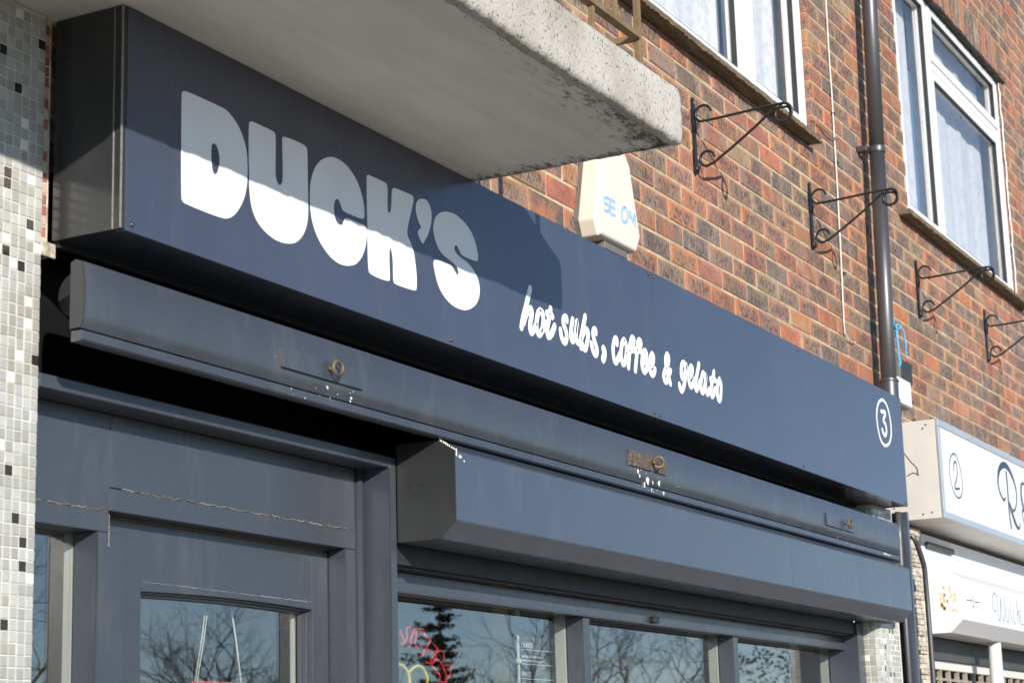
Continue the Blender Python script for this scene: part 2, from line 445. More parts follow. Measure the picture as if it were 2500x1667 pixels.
# bricks: colour chosen per brick from its place in the bond, fired blotches on it
BZ0, BP, BL, BX0 = 0.660, 0.0778, 0.2385, 3.693
def brick_mat(name, vertical=False):
    mt, nt, out = new_mat(name)
    g = N(nt, 'ShaderNodeNewGeometry'); sp = N(nt, 'ShaderNodeSeparateXYZ'); L(nt, g.outputs['Position'], sp.inputs[0])
    if not vertical:
        row = math_(nt, 'FLOOR', math_(nt, 'DIVIDE', math_(nt, 'SUBTRACT', sp.outputs[2], BZ0), BP))
        par = math_(nt, 'MODULO', math_(nt, 'ADD', row, 200.0), 2.0)
        u = math_(nt, 'DIVIDE', math_(nt, 'SUBTRACT', sp.outputs[0], BX0), BL)
        u = math_(nt, 'ADD', u, math_(nt, 'MULTIPLY', par, 0.5))
        w = math_(nt, 'DIVIDE', math_(nt, 'SUBTRACT', sp.outputs[2], BZ0), BP)
    else:
        row = N(nt, 'ShaderNodeValue').outputs[0]
        u = math_(nt, 'DIVIDE', sp.outputs[0], 0.0778)
        w = math_(nt, 'DIVIDE', math_(nt, 'SUBTRACT', sp.outputs[2], 2.916), 0.2334)
    col = math_(nt, 'FLOOR', u)
    cb = N(nt, 'ShaderNodeCombineXYZ'); L(nt, col, cb.inputs[0]); L(nt, row, cb.inputs[1])
    wn_ = N(nt, 'ShaderNodeTexWhiteNoise'); wn_.noise_dimensions = '3D'; L(nt, cb.outputs[0], wn_.inputs['Vector'])
    sc = N(nt, 'ShaderNodeSeparateColor'); L(nt, wn_.outputs['Color'], sc.inputs[0])
    r1, r2, r3 = sc.outputs[0], sc.outputs[1], sc.outputs[2]
    base = ramp(nt, r1, [(0.0, (0.43, 0.160, 0.085)), (0.15, (0.34, 0.125, 0.09)), (0.28, (0.40, 0.185, 0.09)),
                         (0.42, (0.26, 0.16, 0.12)), (0.55, (0.165, 0.13, 0.115)), (0.69, (0.38, 0.145, 0.09)),
                         (0.80, (0.13, 0.108, 0.102)), (0.90, (0.32, 0.21, 0.125))], 'CONSTANT')
    second = ramp(nt, r2, [(0.0, (0.48, 0.20, 0.10)), (0.25, (0.30, 0.215, 0.175)), (0.55, (0.40, 0.22, 0.16)),
                           (0.8, (0.37, 0.28, 0.19))], 'CONSTANT')
    pos = coords(nt, (1, 1, 1)); posv = coords(nt, (2.2, 2.2, 1.0) if not vertical else (1, 1, 1))
    cloud = ramp(nt, noise(nt, pos, 11, 4, 0.55), [(0.42, 0.0), (0.62, 1.0)])
    c1 = mixc(nt, math_(nt, 'MULTIPLY', cloud, 0.85), base, second)
    # kiln patch in the middle of the face
    fu = math_(nt, 'ABSOLUTE', math_(nt, 'SUBTRACT', math_(nt, 'FRACT', u), 0.52))
    fw = math_(nt, 'ABSOLUTE', math_(nt, 'SUBTRACT', math_(nt, 'FRACT', w), 0.45))
    mid = math_(nt, 'MAXIMUM', math_(nt, 'MULTIPLY', fu, 1.0), math_(nt, 'MULTIPLY', fw, 1.25))
    mid = math_(nt, 'ADD', mid, math_(nt, 'MULTIPLY', math_(nt, 'SUBTRACT', noise(nt, pos, 30, 3), 0.5), 0.35))
    patch = ramp(nt, mid, [(0.30, 1.0), (0.46, 0.0)])
    on = ramp(nt, r3, [(0.18, 0.15), (0.40, 1.0)])
    patch = math_(nt, 'MULTIPLY', patch, on)
    c2 = mixc(nt, math_(nt, 'MULTIPLY', patch, 0.55), c1, (0.24, 0.185, 0.15))
    spots = ramp(nt, noise(nt, posv, 34, 6, 0.8, 0.5), [(0.48, 0.0), (0.55, 1.0)])
    c3 = mixc(nt, math_(nt, 'MULTIPLY', math_(nt, 'MULTIPLY', spots, patch), 0.92), c2, (0.065, 0.06, 0.06))
    pits = ramp(nt, noise(nt, posv, 60, 4, 0.7), [(0.60, 0.0), (0.635, 1.0)])
    c4 = mixc(nt, math_(nt, 'MULTIPLY', pits, 0.8), c3, (0.06, 0.045, 0.04))
    grain = ramp(nt, noise(nt, pos, 160, 5, 0.7), [(0.25, 0.78), (0.8, 1.2)])
    c5 = mixc(nt, 1.0, c4, grain, 'MULTIPLY')
    h = math_(nt, 'ADD', noise(nt, pos, 60, 6, 0.7), math_(nt, 'MULTIPLY', pits, -0.8))
    grime = ramp(nt, noise(nt, coords(nt, (1, 1, 0.35)), 2.6, 5, 0.65), [(0.30, 0.74), (0.62, 1.12)])
    c5 = mixc(nt, 1.0, c5, grime, 'MULTIPLY')
    bsdf(nt, out, mixc(nt, 1.0, c5, (1.08, 1.05, 1.03), 'MULTIPLY'), 0.85, 0, 0.3, h, 0.5, 0.003)
    return mt
M['brick'] = brick_mat('fired_clay_brick')
M['brick_v'] = brick_mat('fired_clay_brick_on_end', True)

mt, nt, out = new_mat('sand_mortar')
pos = coords(nt)
c = ramp(nt, noise(nt, pos, 25, 6, 0.7), [(0.3, (0.42, 0.33, 0.21)), (0.7, (0.58, 0.48, 0.33))])
c = mixc(nt, 1.0, c, ramp(nt, noise(nt, coords(nt, (1, 1, 0.4)), 5, 6, 0.7), [(0.35, 0.62), (0.6, 1.1)]), 'MULTIPLY')
bsdf(nt, out, c, 0.95, 0, 0.2, noise(nt, pos, 110, 5, 0.7), 0.8, 0.004)
M['mortar'] = mt

# concrete render of the balcony edge: pale, pitted, streaked
mt, nt, out = new_mat('pitted_render')
pos = coords(nt)
big = noise(nt, coords(nt, (1, 1, 0.5)), 5, 5, 0.6)
c = ramp(nt, big, [(0.3, (0.36, 0.33, 0.28)), (0.5, (0.50, 0.475, 0.43)), (0.75, (0.60, 0.58, 0.54))])
pit = ramp(nt, noise(nt, coords(nt, (1.5, 1.5, 1)), 85, 3, 0.6), [(0.61, 0.0), (0.66, 1.0)])
c = mixc(nt, math_(nt, 'MULTIPLY', pit, 0.85), c, (0.10, 0.09, 0.07))
h = math_(nt, 'ADD', noise(nt, pos, 140, 5, 0.7), math_(nt, 'MULTIPLY', pit, -1.2))
bsdf(nt, out, c, 0.95, 0, 0.2, h, 0.8, 0.004)
M['render'] = mt

# painted soffit with mould growing in from the outer edges
mt, nt, out = new_mat('painted_soffit')
pos = coords(nt)
g = N(nt, 'ShaderNodeNewGeometry'); sp = N(nt, 'ShaderNodeSeparateXYZ'); L(nt, g.outputs['Position'], sp.inputs[0])
dy = math_(nt, 'SUBTRACT', sp.outputs[1], -0.56); dx = math_(nt, 'SUBTRACT', 1.43, sp.outputs[0])
fr_ = math_(nt, 'SUBTRACT', 1.0, math_(nt, 'DIVIDE', dy, 0.20), clamp=True)
fx_ = math_(nt, 'SUBTRACT', 1.0, math_(nt, 'DIVIDE', dx, 0.13), clamp=True)
near = math_(nt, 'MULTIPLY', math_(nt, 'SUBTRACT', 1.0, math_(nt, 'DIVIDE', dx, 1.6), clamp=True), fr_)
em = math_(nt, 'MAXIMUM', near, math_(nt, 'MULTIPLY', fx_, 0.75))
sn = noise(nt, coords(nt, (0.7, 1.5, 1)), 24, 8, 0.8)
mold = ramp(nt, math_(nt, 'ADD', sn, math_(nt, 'MULTIPLY', em, 0.38)), [(0.72, 0.0), (0.84, 1.0)])
base = ramp(nt, noise(nt, coords(nt, (1, 3, 1)), 3, 5, 0.6), [(0.3, (0.70, 0.655, 0.585)), (0.7, (0.80, 0.76, 0.69))])
c = mixc(nt, math_(nt, 'MULTIPLY', mold, 0.9), base, (0.07, 0.06, 0.045))
marks = ramp(nt, noise(nt, coords(nt, (0.35, 5, 1)), 4.5, 6, 0.7), [(0.40, 0.955), (0.62, 1.02)])
c = mixc(nt, 1.0, c, marks, 'MULTIPLY')
grime = ramp(nt, noise(nt, coords(nt, (0.7, 2.5, 1)), 9, 5, 0.6), [(0.5, 0.0), (0.8, 1.0)])
c = mixc(nt, math_(nt, 'MULTIPLY', math_(nt, 'MULTIPLY', grime, em), 0.6), c, (0.22, 0.19, 0.13))
bsdf(nt, out, c, 0.7, 0, 0.35, noise(nt, pos, 14, 4), 0.15, 0.004)
M['soffit'] = mt

# weathered sill
mt, nt, out = new_mat('weathered_sill')
vec = coords(nt, (0.6, 6, 10))
c = ramp(nt, noise(nt, vec, 9, 7, 0.7), [(0.3, (0.07, 0.052, 0.032)), (0.55, (0.20, 0.16, 0.105)), (0.8, (0.34, 0.29, 0.20))])
bsdf(nt, out, c, 0.9, 0, 0.2, noise(nt, vec, 20, 6, 0.7), 0.9, 0.006)
M['sill'] = mt
mt, nt, out = new_mat('bitumen_strip')
c = ramp(nt, noise(nt, coords(nt, (0.7, 3, 2)), 22, 6, 0.7), [(0.4, (0.02, 0.018, 0.014)), (0.72, (0.12, 0.10, 0.08))])
bsdf(nt, out, c, 0.7, 0, 0.4, noise(nt, coords(nt), 40, 5), 0.9, 0.006)
M['bitumen'] = mt
# old railing steel
mt, nt, out = new_mat('weathered_railing_steel')
c = ramp(nt, noise(nt, coords(nt, (1, 1, 0.4)), 20, 6, 0.7), [(0.3, (0.14, 0.085, 0.04)), (0.55, (0.23, 0.17, 0.10)), (0.8, (0.30, 0.14, 0.07))])
bsdf(nt, out, c, 0.75, 0.1, 0.3, noise(nt, coords(nt), 60, 5), 0.4, 0.003)
M['railing'] = mt

# glazed mosaic tile: colour comes from the object colour / colour attribute
def tile_mat(name, attr):
    mt, nt, out = new_mat(name)
    if attr:
        a = N(nt, 'ShaderNodeAttribute'); a.attribute_name = 'tilecol'; col = a.outputs['Color']
    else:
        oi = N(nt, 'ShaderNodeObjectInfo'); col = oi.outputs['Color']
    f = ramp(nt, noise(nt, coords(nt), 55, 3, 0.6), [(0.2, 0.93), (0.8, 1.05)])
    c_ = mixc(nt, 1.0, col, f, 'MULTIPLY')
    bsdf(nt, out, c_, 0.16, 0, 0.5, noise(nt, coords(nt), 45, 2), 0.06, 0.002)
    return mt
M['tile'] = tile_mat('glazed_mosaic_tile', False)
M['tile_attr'] = tile_mat('glazed_mosaic_tile_field', True)
M['grout'] = simple('pale_grout', (0.62, 0.59, 0.52), 0.9, 0, 0.2, 14, 0.30, 0.3)
M['rubble'] = simple('broken_render', (0.50, 0.45, 0.37), 0.95, 0, 0.2, 35, 0.6, 1.0)

mt, nt, out = new_mat('rusted_through_paint')
f = ramp(nt, noise(nt, coords(nt), 55, 6, 0.75), [(0.42, 0.0), (0.55, 1.0)])
c = mixc(nt, f, (0.06, 0.065, 0.08), (0.16, 0.10, 0.06))
f2 = ramp(nt, noise(nt, coords(nt), 120, 3, 0.6), [(0.64, 0.0), (0.67, 1.0)])
c = mixc(nt, f2, c, (0.5, 0.48, 0.42))
bsdf(nt, out, c, 0.6, 0, 0.4, f, 0.5, 0.003)
M['rusty_plate'] = mt

# ---- traced outlines and strokes of the lettering, metres on the sign faces (x, z)
BIG = [[[(0.1857,0.3254),(0.1867,0.3317),(0.191,0.3354),(0.1976,0.3378),(0.3183,0.3397),(0.3327,0.3396),(0.3502,0.3352),(0.3736,0.3231),(0.3913,0.3081),(0.4044,0.2898),(0.4133,0.2704),(0.4169,0.2458),(0.4175,0.2205),(0.4151,0.1908),(0.4091,0.1694),(0.4003,0.151),(0.3885,0.1338),(0.3739,0.1177),(0.3594,0.1071),(0.3422,0.0994),(0.325,0.0971),(0.3051,0.0959),(0.2028,0.0971),(0.1946,0.0985),(0.1892,0.1023),(0.1881,0.1089)],[(0.2947,0.2516),(0.3044,0.2514),(0.3118,0.2427),(0.3164,0.2297),(0.3171,0.2156),(0.3137,0.2005),(0.3092,0.1915),(0.3024,0.1858),(0.2962,0.187),(0.2916,0.1947),(0.2887,0.2081),(0.2875,0.2255),(0.2879,0.2416),(0.2907,0.2487)]],[[(0.4236,0.33),(0.426,0.3362),(0.4332,0.3394),(0.4423,0.3401),(0.5129,0.3397),(0.521,0.3378),(0.5235,0.3314),(0.523,0.2517),(0.5248,0.2373),(0.5309,0.2259),(0.5396,0.2226),(0.5479,0.2303),(0.5511,0.2442),(0.5505,0.3322),(0.5524,0.3368),(0.5601,0.3397),(0.6406,0.3411),(0.6472,0.3378),(0.649,0.3307),(0.6506,0.2471),(0.6506,0.1901),(0.649,0.1708),(0.6423,0.1504),(0.6317,0.1329),(0.6154,0.116),(0.5993,0.1057),(0.577,0.098),(0.5519,0.0941),(0.5239,0.094),(0.4932,0.1001),(0.4689,0.1097),(0.4508,0.1218),(0.4377,0.1385),(0.4299,0.1583),(0.4258,0.1827),(0.424,0.2113)]],[[(0.7408,0.3415),(0.7682,0.3465),(0.7958,0.3449),(0.8236,0.3364),(0.848,0.323),(0.8688,0.3025),(0.8825,0.2781),(0.8884,0.2557),(0.8895,0.2401),(0.8864,0.2302),(0.8791,0.2273),(0.8004,0.2264),(0.7936,0.2287),(0.7868,0.2387),(0.7801,0.2468),(0.7719,0.2491),(0.7643,0.2441),(0.7586,0.2337),(0.7577,0.22),(0.7602,0.2051),(0.7668,0.1951),(0.7756,0.1902),(0.7873,0.1898),(0.7964,0.1963),(0.8014,0.2072),(0.807,0.2113),(0.8632,0.2132),(0.8881,0.2132),(0.8966,0.2101),(0.8992,0.2008),(0.8957,0.1743),(0.8866,0.1505),(0.8718,0.1296),(0.8538,0.1139),(0.8326,0.1039),(0.8082,0.0978),(0.7807,0.0961),(0.7502,0.1009),(0.7235,0.1122),(0.7004,0.1279),(0.6808,0.1481),(0.668,0.1716),(0.6605,0.2001),(0.659,0.2339),(0.6626,0.2616),(0.6729,0.2872),(0.6898,0.3109),(0.7135,0.3295)]],[[(0.9026,0.3351),(0.9042,0.3395),(0.9108,0.3425),(0.9202,0.3429),(0.9828,0.3428),(0.9931,0.3402),(0.9959,0.3327),(0.9951,0.2817),(0.9971,0.2741),(1.0038,0.2713),(1.0092,0.2791),(1.0136,0.2985),(1.0168,0.3278),(1.02,0.336),(1.0277,0.34),(1.0391,0.3412),(1.1045,0.3428),(1.1161,0.3416),(1.119,0.3348),(1.1111,0.31),(1.0917,0.264),(1.0863,0.2443),(1.0875,0.2343),(1.1002,0.2208),(1.1149,0.1995),(1.1231,0.1684),(1.1274,0.1365),(1.1257,0.1116),(1.1231,0.1046),(1.1153,0.1022),(1.0276,0.0995),(1.0195,0.1018),(1.0168,0.1112),(1.016,0.1573),(1.0113,0.1764),(1.0048,0.1838),(1.0009,0.176),(0.9996,0.1577),(1.0004,0.1118),(0.9987,0.1034),(0.9919,0.1),(0.9139,0.1006),(0.9076,0.104),(0.9049,0.1113),(0.9023,0.2074)]],[[(1.1595,0.3457),(1.1795,0.3477),(1.1953,0.3411),(1.2051,0.3266),(1.2068,0.3081),(1.2011,0.2857),(1.1881,0.2617),(1.1714,0.2412),(1.1615,0.2306),(1.1537,0.233),(1.1415,0.2447),(1.1372,0.2541),(1.1422,0.2614),(1.1503,0.2675),(1.1528,0.2722),(1.1452,0.2788),(1.134,0.2948),(1.1299,0.3104),(1.1328,0.3278),(1.1435,0.3388)]],[[(1.2725,0.34),(1.3017,0.3449),(1.3352,0.3453),(1.373,0.337),(1.4024,0.3243),(1.4231,0.3074),(1.4376,0.2845),(1.4443,0.2642),(1.4428,0.2508),(1.4373,0.2465),(1.4286,0.2451),(1.3601,0.2455),(1.3501,0.2498),(1.342,0.2565),(1.3356,0.2637),(1.3273,0.2643),(1.3195,0.2587),(1.32,0.2516),(1.3305,0.2433),(1.3512,0.2371),(1.3849,0.2316),(1.4143,0.2207),(1.4352,0.2057),(1.4472,0.1866),(1.4487,0.1652),(1.4406,0.1441),(1.4224,0.1254),(1.3959,0.1108),(1.37,0.1023),(1.3362,0.0991),(1.3031,0.1019),(1.2707,0.1122),(1.243,0.1296),(1.2277,0.1493),(1.2166,0.1741),(1.2125,0.192),(1.2161,0.1998),(1.2259,0.2033),(1.2954,0.2049),(1.3077,0.2021),(1.3198,0.1941),(1.3304,0.1878),(1.3371,0.1884),(1.3391,0.1948),(1.3345,0.2036),(1.3206,0.2112),(1.2918,0.2177),(1.2553,0.2265),(1.2315,0.2423),(1.2165,0.2683),(1.2149,0.2889),(1.2238,0.31),(1.2432,0.3274)]]]
SCRIPT = [('h',[[(1.7393,0.2341),(1.7316,0.2202),(1.7187,0.1942),(1.7033,0.165),(1.6895,0.1391),(1.6807,0.1158)],[(1.6938,0.1312),(1.7087,0.1544),(1.7252,0.1707),(1.741,0.1776),(1.7455,0.1703),(1.7413,0.1548),(1.7341,0.1389),(1.7312,0.1238),(1.7367,0.1132),(1.7481,0.1182),(1.7594,0.1291),(1.7708,0.1414)]]),('o',[[(1.797,0.1838),(1.7832,0.1746),(1.7751,0.1584),(1.7707,0.14),(1.7734,0.1244),(1.7834,0.116),(1.7985,0.1246),(1.8085,0.1412),(1.8138,0.1628),(1.81,0.1798),(1.797,0.1838)],[(1.8032,0.1299),(1.82,0.1433),(1.8335,0.1548)]]),('t',[[(1.8606,0.2016),(1.8536,0.1853),(1.8458,0.166),(1.838,0.1467),(1.835,0.1314),(1.8393,0.1209),(1.8537,0.1259),(1.8688,0.1391),(1.8817,0.1564)],[(1.8369,0.1845),(1.8517,0.1856),(1.8695,0.1824)]]),('s',[[(1.9608,0.1885),(1.9586,0.195),(1.9466,0.1936),(1.9379,0.1835),(1.9396,0.1718),(1.9494,0.1616),(1.9562,0.1478),(1.9551,0.134),(1.9444,0.1231),(1.9302,0.1265),(1.9213,0.1384),(1.9184,0.1513)]]),('u',[[(1.9987,0.1966),(1.9906,0.1784),(1.985,0.1591),(1.9845,0.1439),(1.9918,0.1355),(2.0039,0.1444),(2.0163,0.1649),(2.027,0.1959)],[(2.0268,0.1944),(2.0198,0.1747),(2.0169,0.1559),(2.0191,0.1411),(2.0275,0.1365)]]),('b',[[(2.0817,0.2217),(2.0676,0.1929),(2.0534,0.1626),(2.044,0.1395),(2.047,0.1263)],[(2.0543,0.1567),(2.0695,0.1748),(2.0874,0.1843),(2.0974,0.1799),(2.0961,0.1643),(2.0875,0.1443),(2.0757,0.1268),(2.0622,0.129),(2.0548,0.1384)]]),('s',[[(2.1504,0.1882),(2.1495,0.1943),(2.139,0.1939),(2.1312,0.1846),(2.1335,0.1711),(2.142,0.1572),(2.152,0.1435),(2.1538,0.1314),(2.1431,0.1218),(2.1309,0.1258),(2.1215,0.138),(2.1175,0.1481)]]),('comma',[[(2.199,0.1471),(2.2048,0.1404),(2.2015,0.1273),(2.1934,0.1172)]]),('c',[[(2.2947,0.1815),(2.2943,0.1926),(2.2856,0.1942),(2.2752,0.1843),(2.266,0.1637),(2.2661,0.1417),(2.272,0.1269),(2.2819,0.1239),(2.296,0.1342),(2.314,0.1532)]]),('o',[[(2.3468,0.2005),(2.3322,0.1883),(2.3235,0.1676),(2.3213,0.1449),(2.3286,0.1287),(2.3397,0.129),(2.3524,0.1439),(2.3607,0.1678),(2.3607,0.1902),(2.3468,0.2005)]]),('f',[[(2.415,0.2064),(2.4197,0.2153),(2.4072,0.2185),(2.3961,0.2062),(2.3864,0.1851),(2.3821,0.1651),(2.3753,0.1415),(2.3704,0.1231)],[(2.3596,0.1644),(2.3856,0.177),(2.4169,0.1873)]]),('f',[[(2.4688,0.2079),(2.4712,0.2165),(2.4585,0.2201),(2.4473,0.209),(2.4398,0.1882),(2.4336,0.1644),(2.4258,0.1405),(2.4201,0.1218)],[(2.4187,0.1828),(2.4437,0.1888),(2.4669,0.1897)]]),('e',[[(2.4827,0.1567),(2.5035,0.17),(2.5093,0.1873),(2.4982,0.1936),(2.4831,0.1828),(2.4732,0.1615),(2.4731,0.1388),(2.4852,0.1295),(2.5041,0.1391),(2.5242,0.1589)]]),('e',[[(2.5332,0.1555),(2.5542,0.1672),(2.5618,0.1867),(2.5531,0.1934),(2.5401,0.1829),(2.53,0.1615),(2.5314,0.1388),(2.5446,0.1296),(2.5586,0.1352),(2.5687,0.1483)]]),('ampersand',[[(2.6844,0.1243),(2.6756,0.1396),(2.663,0.1575),(2.6557,0.1796),(2.658,0.2),(2.6701,0.2128),(2.6801,0.2072),(2.6765,0.1898),(2.6612,0.1705),(2.6431,0.1542),(2.635,0.1395),(2.64,0.1271),(2.6536,0.1253),(2.6698,0.1386),(2.6817,0.1573),(2.6899,0.1646)]]),('g',[[(2.8161,0.2),(2.8043,0.2083),(2.7895,0.204),(2.779,0.187),(2.7765,0.1662),(2.7838,0.1573),(2.7993,0.1666),(2.8126,0.1858),(2.8225,0.2038)],[(2.8225,0.2038),(2.8131,0.1757),(2.8032,0.1503),(2.7887,0.1276),(2.7738,0.1158),(2.7626,0.1201),(2.7572,0.131)]]),('e',[[(2.8397,0.1698),(2.8639,0.1858),(2.8721,0.2026),(2.8614,0.207),(2.8479,0.1951),(2.8383,0.173),(2.8384,0.1526),(2.8498,0.1415),(2.8682,0.1505),(2.8851,0.1687)]]),('l',[[(2.9272,0.2257),(2.9133,0.1992),(2.8964,0.1688),(2.8884,0.1469),(2.8942,0.1376),(2.9113,0.1489),(2.9314,0.1693)]]),('a',[[(2.9722,0.1985),(2.962,0.2021),(2.9487,0.1877),(2.937,0.1651),(2.9369,0.1443),(2.9484,0.1375),(2.9644,0.1521),(2.9762,0.1749),(2.9844,0.1971)],[(2.9844,0.1971),(2.9771,0.1681),(2.9788,0.1475),(2.991,0.139),(3.0093,0.1558)]]),('t',[[(3.0559,0.2212),(3.044,0.1999),(3.0295,0.173),(3.0212,0.1507),(3.0266,0.1376),(3.0442,0.1473),(3.0593,0.1655)],[(3.023,0.1912),(3.0481,0.197),(3.0634,0.196)]]),('o',[[(3.1019,0.204),(3.088,0.1894),(3.0776,0.1666),(3.0775,0.1455),(3.0876,0.133),(3.1015,0.1404),(3.1103,0.1647),(3.1138,0.19),(3.1019,0.204)]])]
THREE = [(4.8842,0.3614),(4.9366,0.3646),(4.9396,0.3581),(4.9066,0.3303),(4.9121,0.3219),(4.9298,0.3152),(4.9393,0.2982),(4.9349,0.2792),(4.9188,0.2669),(4.8972,0.2694),(4.8818,0.2855)]
RING3 = [(4.9,0.4121),(4.8543,0.3913),(4.8269,0.3598),(4.817,0.3219),(4.826,0.2777),(4.8496,0.2401),(4.8896,0.2227),(4.9271,0.2254),(4.9682,0.2424),(4.998,0.2741),(5.0069,0.3123),(4.9957,0.3617),(4.9668,0.3992),(4.9326,0.4125)]
TWO = [(5.8253,0.2264),(5.83,0.2495),(5.8455,0.2664),(5.8687,0.2718),(5.8823,0.2559),(5.8829,0.2259),(5.8647,0.1937),(5.8359,0.1679),(5.8223,0.1514),(5.8334,0.1462),(5.8987,0.1536)]
RING2 = [(5.8366,0.3054),(5.7915,0.2846),(5.7645,0.2513),(5.7532,0.2103),(5.7679,0.1674),(5.7932,0.1307),(5.8415,0.1113),(5.8864,0.1102),(5.928,0.1283),(5.9528,0.1637),(5.9525,0.2141),(5.9295,0.2618),(5.894,0.2977),(5.8658,0.3066)]
RLET = [[(6.7923,0.3348),(6.7971,0.2981),(6.7951,0.2407),(6.7932,0.1834),(6.7941,0.1181),(6.8052,0.0667)],[(6.7376,0.2016),(6.7112,0.1888),(6.6702,0.1985),(6.6303,0.2279),(6.616,0.2684),(6.6424,0.3167),(6.6913,0.3496),(6.7641,0.3686),(6.8304,0.3653),(6.9005,0.3362),(6.9462,0.301),(6.9711,0.2545),(6.9584,0.2068),(6.9258,0.1716),(6.8792,0.1524),(6.8439,0.1659),(6.8107,0.1853)],[(6.8107,0.1853),(6.8233,0.1552),(6.8556,0.1329),(6.8909,0.1021),(6.9344,0.0776),(6.9748,0.0772),(6.9934,0.0977)],[(7.152,0.319),(7.1029,0.3148),(7.0756,0.2867),(7.0682,0.2478),(7.0792,0.211),(7.1005,0.1869),(7.0646,0.1686),(7.0614,0.1421),(7.0867,0.1126)]]
WATCH = [[(6.4929,-0.3601),(6.4621,-0.3619),(6.4398,-0.3477),(6.4339,-0.3241),(6.4495,-0.2955),(6.4895,-0.2748),(6.5204,-0.284),(6.5316,-0.3128),(6.5296,-0.351),(6.5321,-0.3854),(6.5461,-0.4054),(6.5605,-0.3925),(6.581,-0.3393),(6.5927,-0.288)],[(6.5927,-0.288),(6.5961,-0.3244),(6.6011,-0.3729),(6.6194,-0.4015),(6.6439,-0.3792),(6.6584,-0.3346),(6.6616,-0.2818)],[(6.7058,-0.3282),(6.6857,-0.347),(6.6757,-0.3774),(6.6865,-0.3978),(6.7067,-0.4002),(6.7263,-0.3834),(6.7393,-0.3333)],[(6.7801,-0.2954),(6.7735,-0.3365),(6.773,-0.3808),(6.7918,-0.3992)],[(6.842,-0.3236),(6.8238,-0.346),(6.8166,-0.3784),(6.8312,-0.3989),(6.8519,-0.4013)],[(6.9059,-0.2731),(6.9009,-0.32),(6.8972,-0.3739),(6.896,-0.399)],[(6.9034,-0.3557),(6.9331,-0.3325),(6.9343,-0.3719),(6.9337,-0.3952)],[(6.9792,-0.3262),(6.9592,-0.3525),(6.961,-0.3794),(6.9759,-0.4001),(7.0066,-0.3967)]]
ORN = [[(6.0869,-0.3091),(6.0894,-0.3322),(6.0888,-0.3555),(6.0884,-0.3738)],[(5.9818,-0.3407),(6.0567,-0.3376),(6.0662,-0.337)],[(6.0645,-0.3322),(6.0642,-0.3438)],[(6.1277,-0.3406),(6.1979,-0.3388)],[(6.1081,-0.3327),(6.1173,-0.3438)],[(6.0772,-0.3629),(6.1049,-0.3645)]]
SEOM = [[(2.5369,0.7079),(2.5076,0.7032),(2.5059,0.6848),(2.5318,0.6835),(2.5312,0.6654),(2.5038,0.6613)],[(2.5806,0.7071),(2.5501,0.706),(2.5471,0.6615),(2.5775,0.6624)],[(2.5492,0.6839),(2.5785,0.6846)],[(2.6561,0.7087),(2.6358,0.6972),(2.6296,0.6762),(2.6397,0.6579),(2.6559,0.6586),(2.6721,0.6708),(2.6761,0.6926),(2.6684,0.7065),(2.6561,0.7087)],[(2.6914,0.6832),(2.695,0.7064),(2.7147,0.673),(2.7333,0.7065),(2.7332,0.6629)]]
NEON_RED = [[(1.6101,-0.6736),(1.6141,-0.686),(1.619,-0.6995),(1.6223,-0.7086)],[(1.6472,-0.6641),(1.6421,-0.68),(1.6338,-0.6989),(1.6245,-0.7096),(1.6111,-0.7102)],[(1.6608,-0.6629),(1.6713,-0.6629),(1.6732,-0.6716),(1.667,-0.6927),(1.6593,-0.7069),(1.6468,-0.7162)],[(1.7382,-0.6828),(1.7353,-0.672),(1.717,-0.6661),(1.6984,-0.6703),(1.6855,-0.6849),(1.6822,-0.7013),(1.69,-0.7125),(1.7118,-0.719)],[(1.7382,-0.6828),(1.7557,-0.6874),(1.7601,-0.6954),(1.7453,-0.7148),(1.7214,-0.7333),(1.7074,-0.7385)],[(1.7463,-0.7148),(1.7614,-0.7223),(1.7706,-0.7267)],[(1.7902,-0.7058),(1.8009,-0.7113),(1.7942,-0.7245),(1.7771,-0.7393),(1.7625,-0.7539),(1.7391,-0.7552)],[(1.8412,-0.7404),(1.8393,-0.7286),(1.8205,-0.7199),(1.8036,-0.7253),(1.7889,-0.7388),(1.7765,-0.7534),(1.7738,-0.7628),(1.7875,-0.7741),(1.7919,-0.781)],[(1.7957,-0.7445),(1.8146,-0.7473),(1.8198,-0.7589)],[(1.792,-0.7786),(1.8038,-0.7794),(1.8081,-0.7899),(1.8147,-0.8002),(1.8312,-0.8045),(1.8482,-0.7993),(1.8511,-0.7886),(1.8326,-0.7726),(1.8354,-0.7619),(1.8573,-0.7571),(1.8763,-0.7629),(1.8748,-0.776),(1.8608,-0.7859),(1.8464,-0.7852)]]
NEON_YEL = [[(1.6072,-0.7629),(1.6293,-0.7667),(1.6491,-0.7786),(1.6599,-0.7943),(1.6615,-0.8126)],[(1.658,-0.7829),(1.6788,-0.7719),(1.7065,-0.764),(1.7294,-0.7679),(1.7474,-0.7824),(1.756,-0.7984),(1.7508,-0.8125)]]

def rnd(a, b): return random.uniform(a, b)
GZ = -2.65

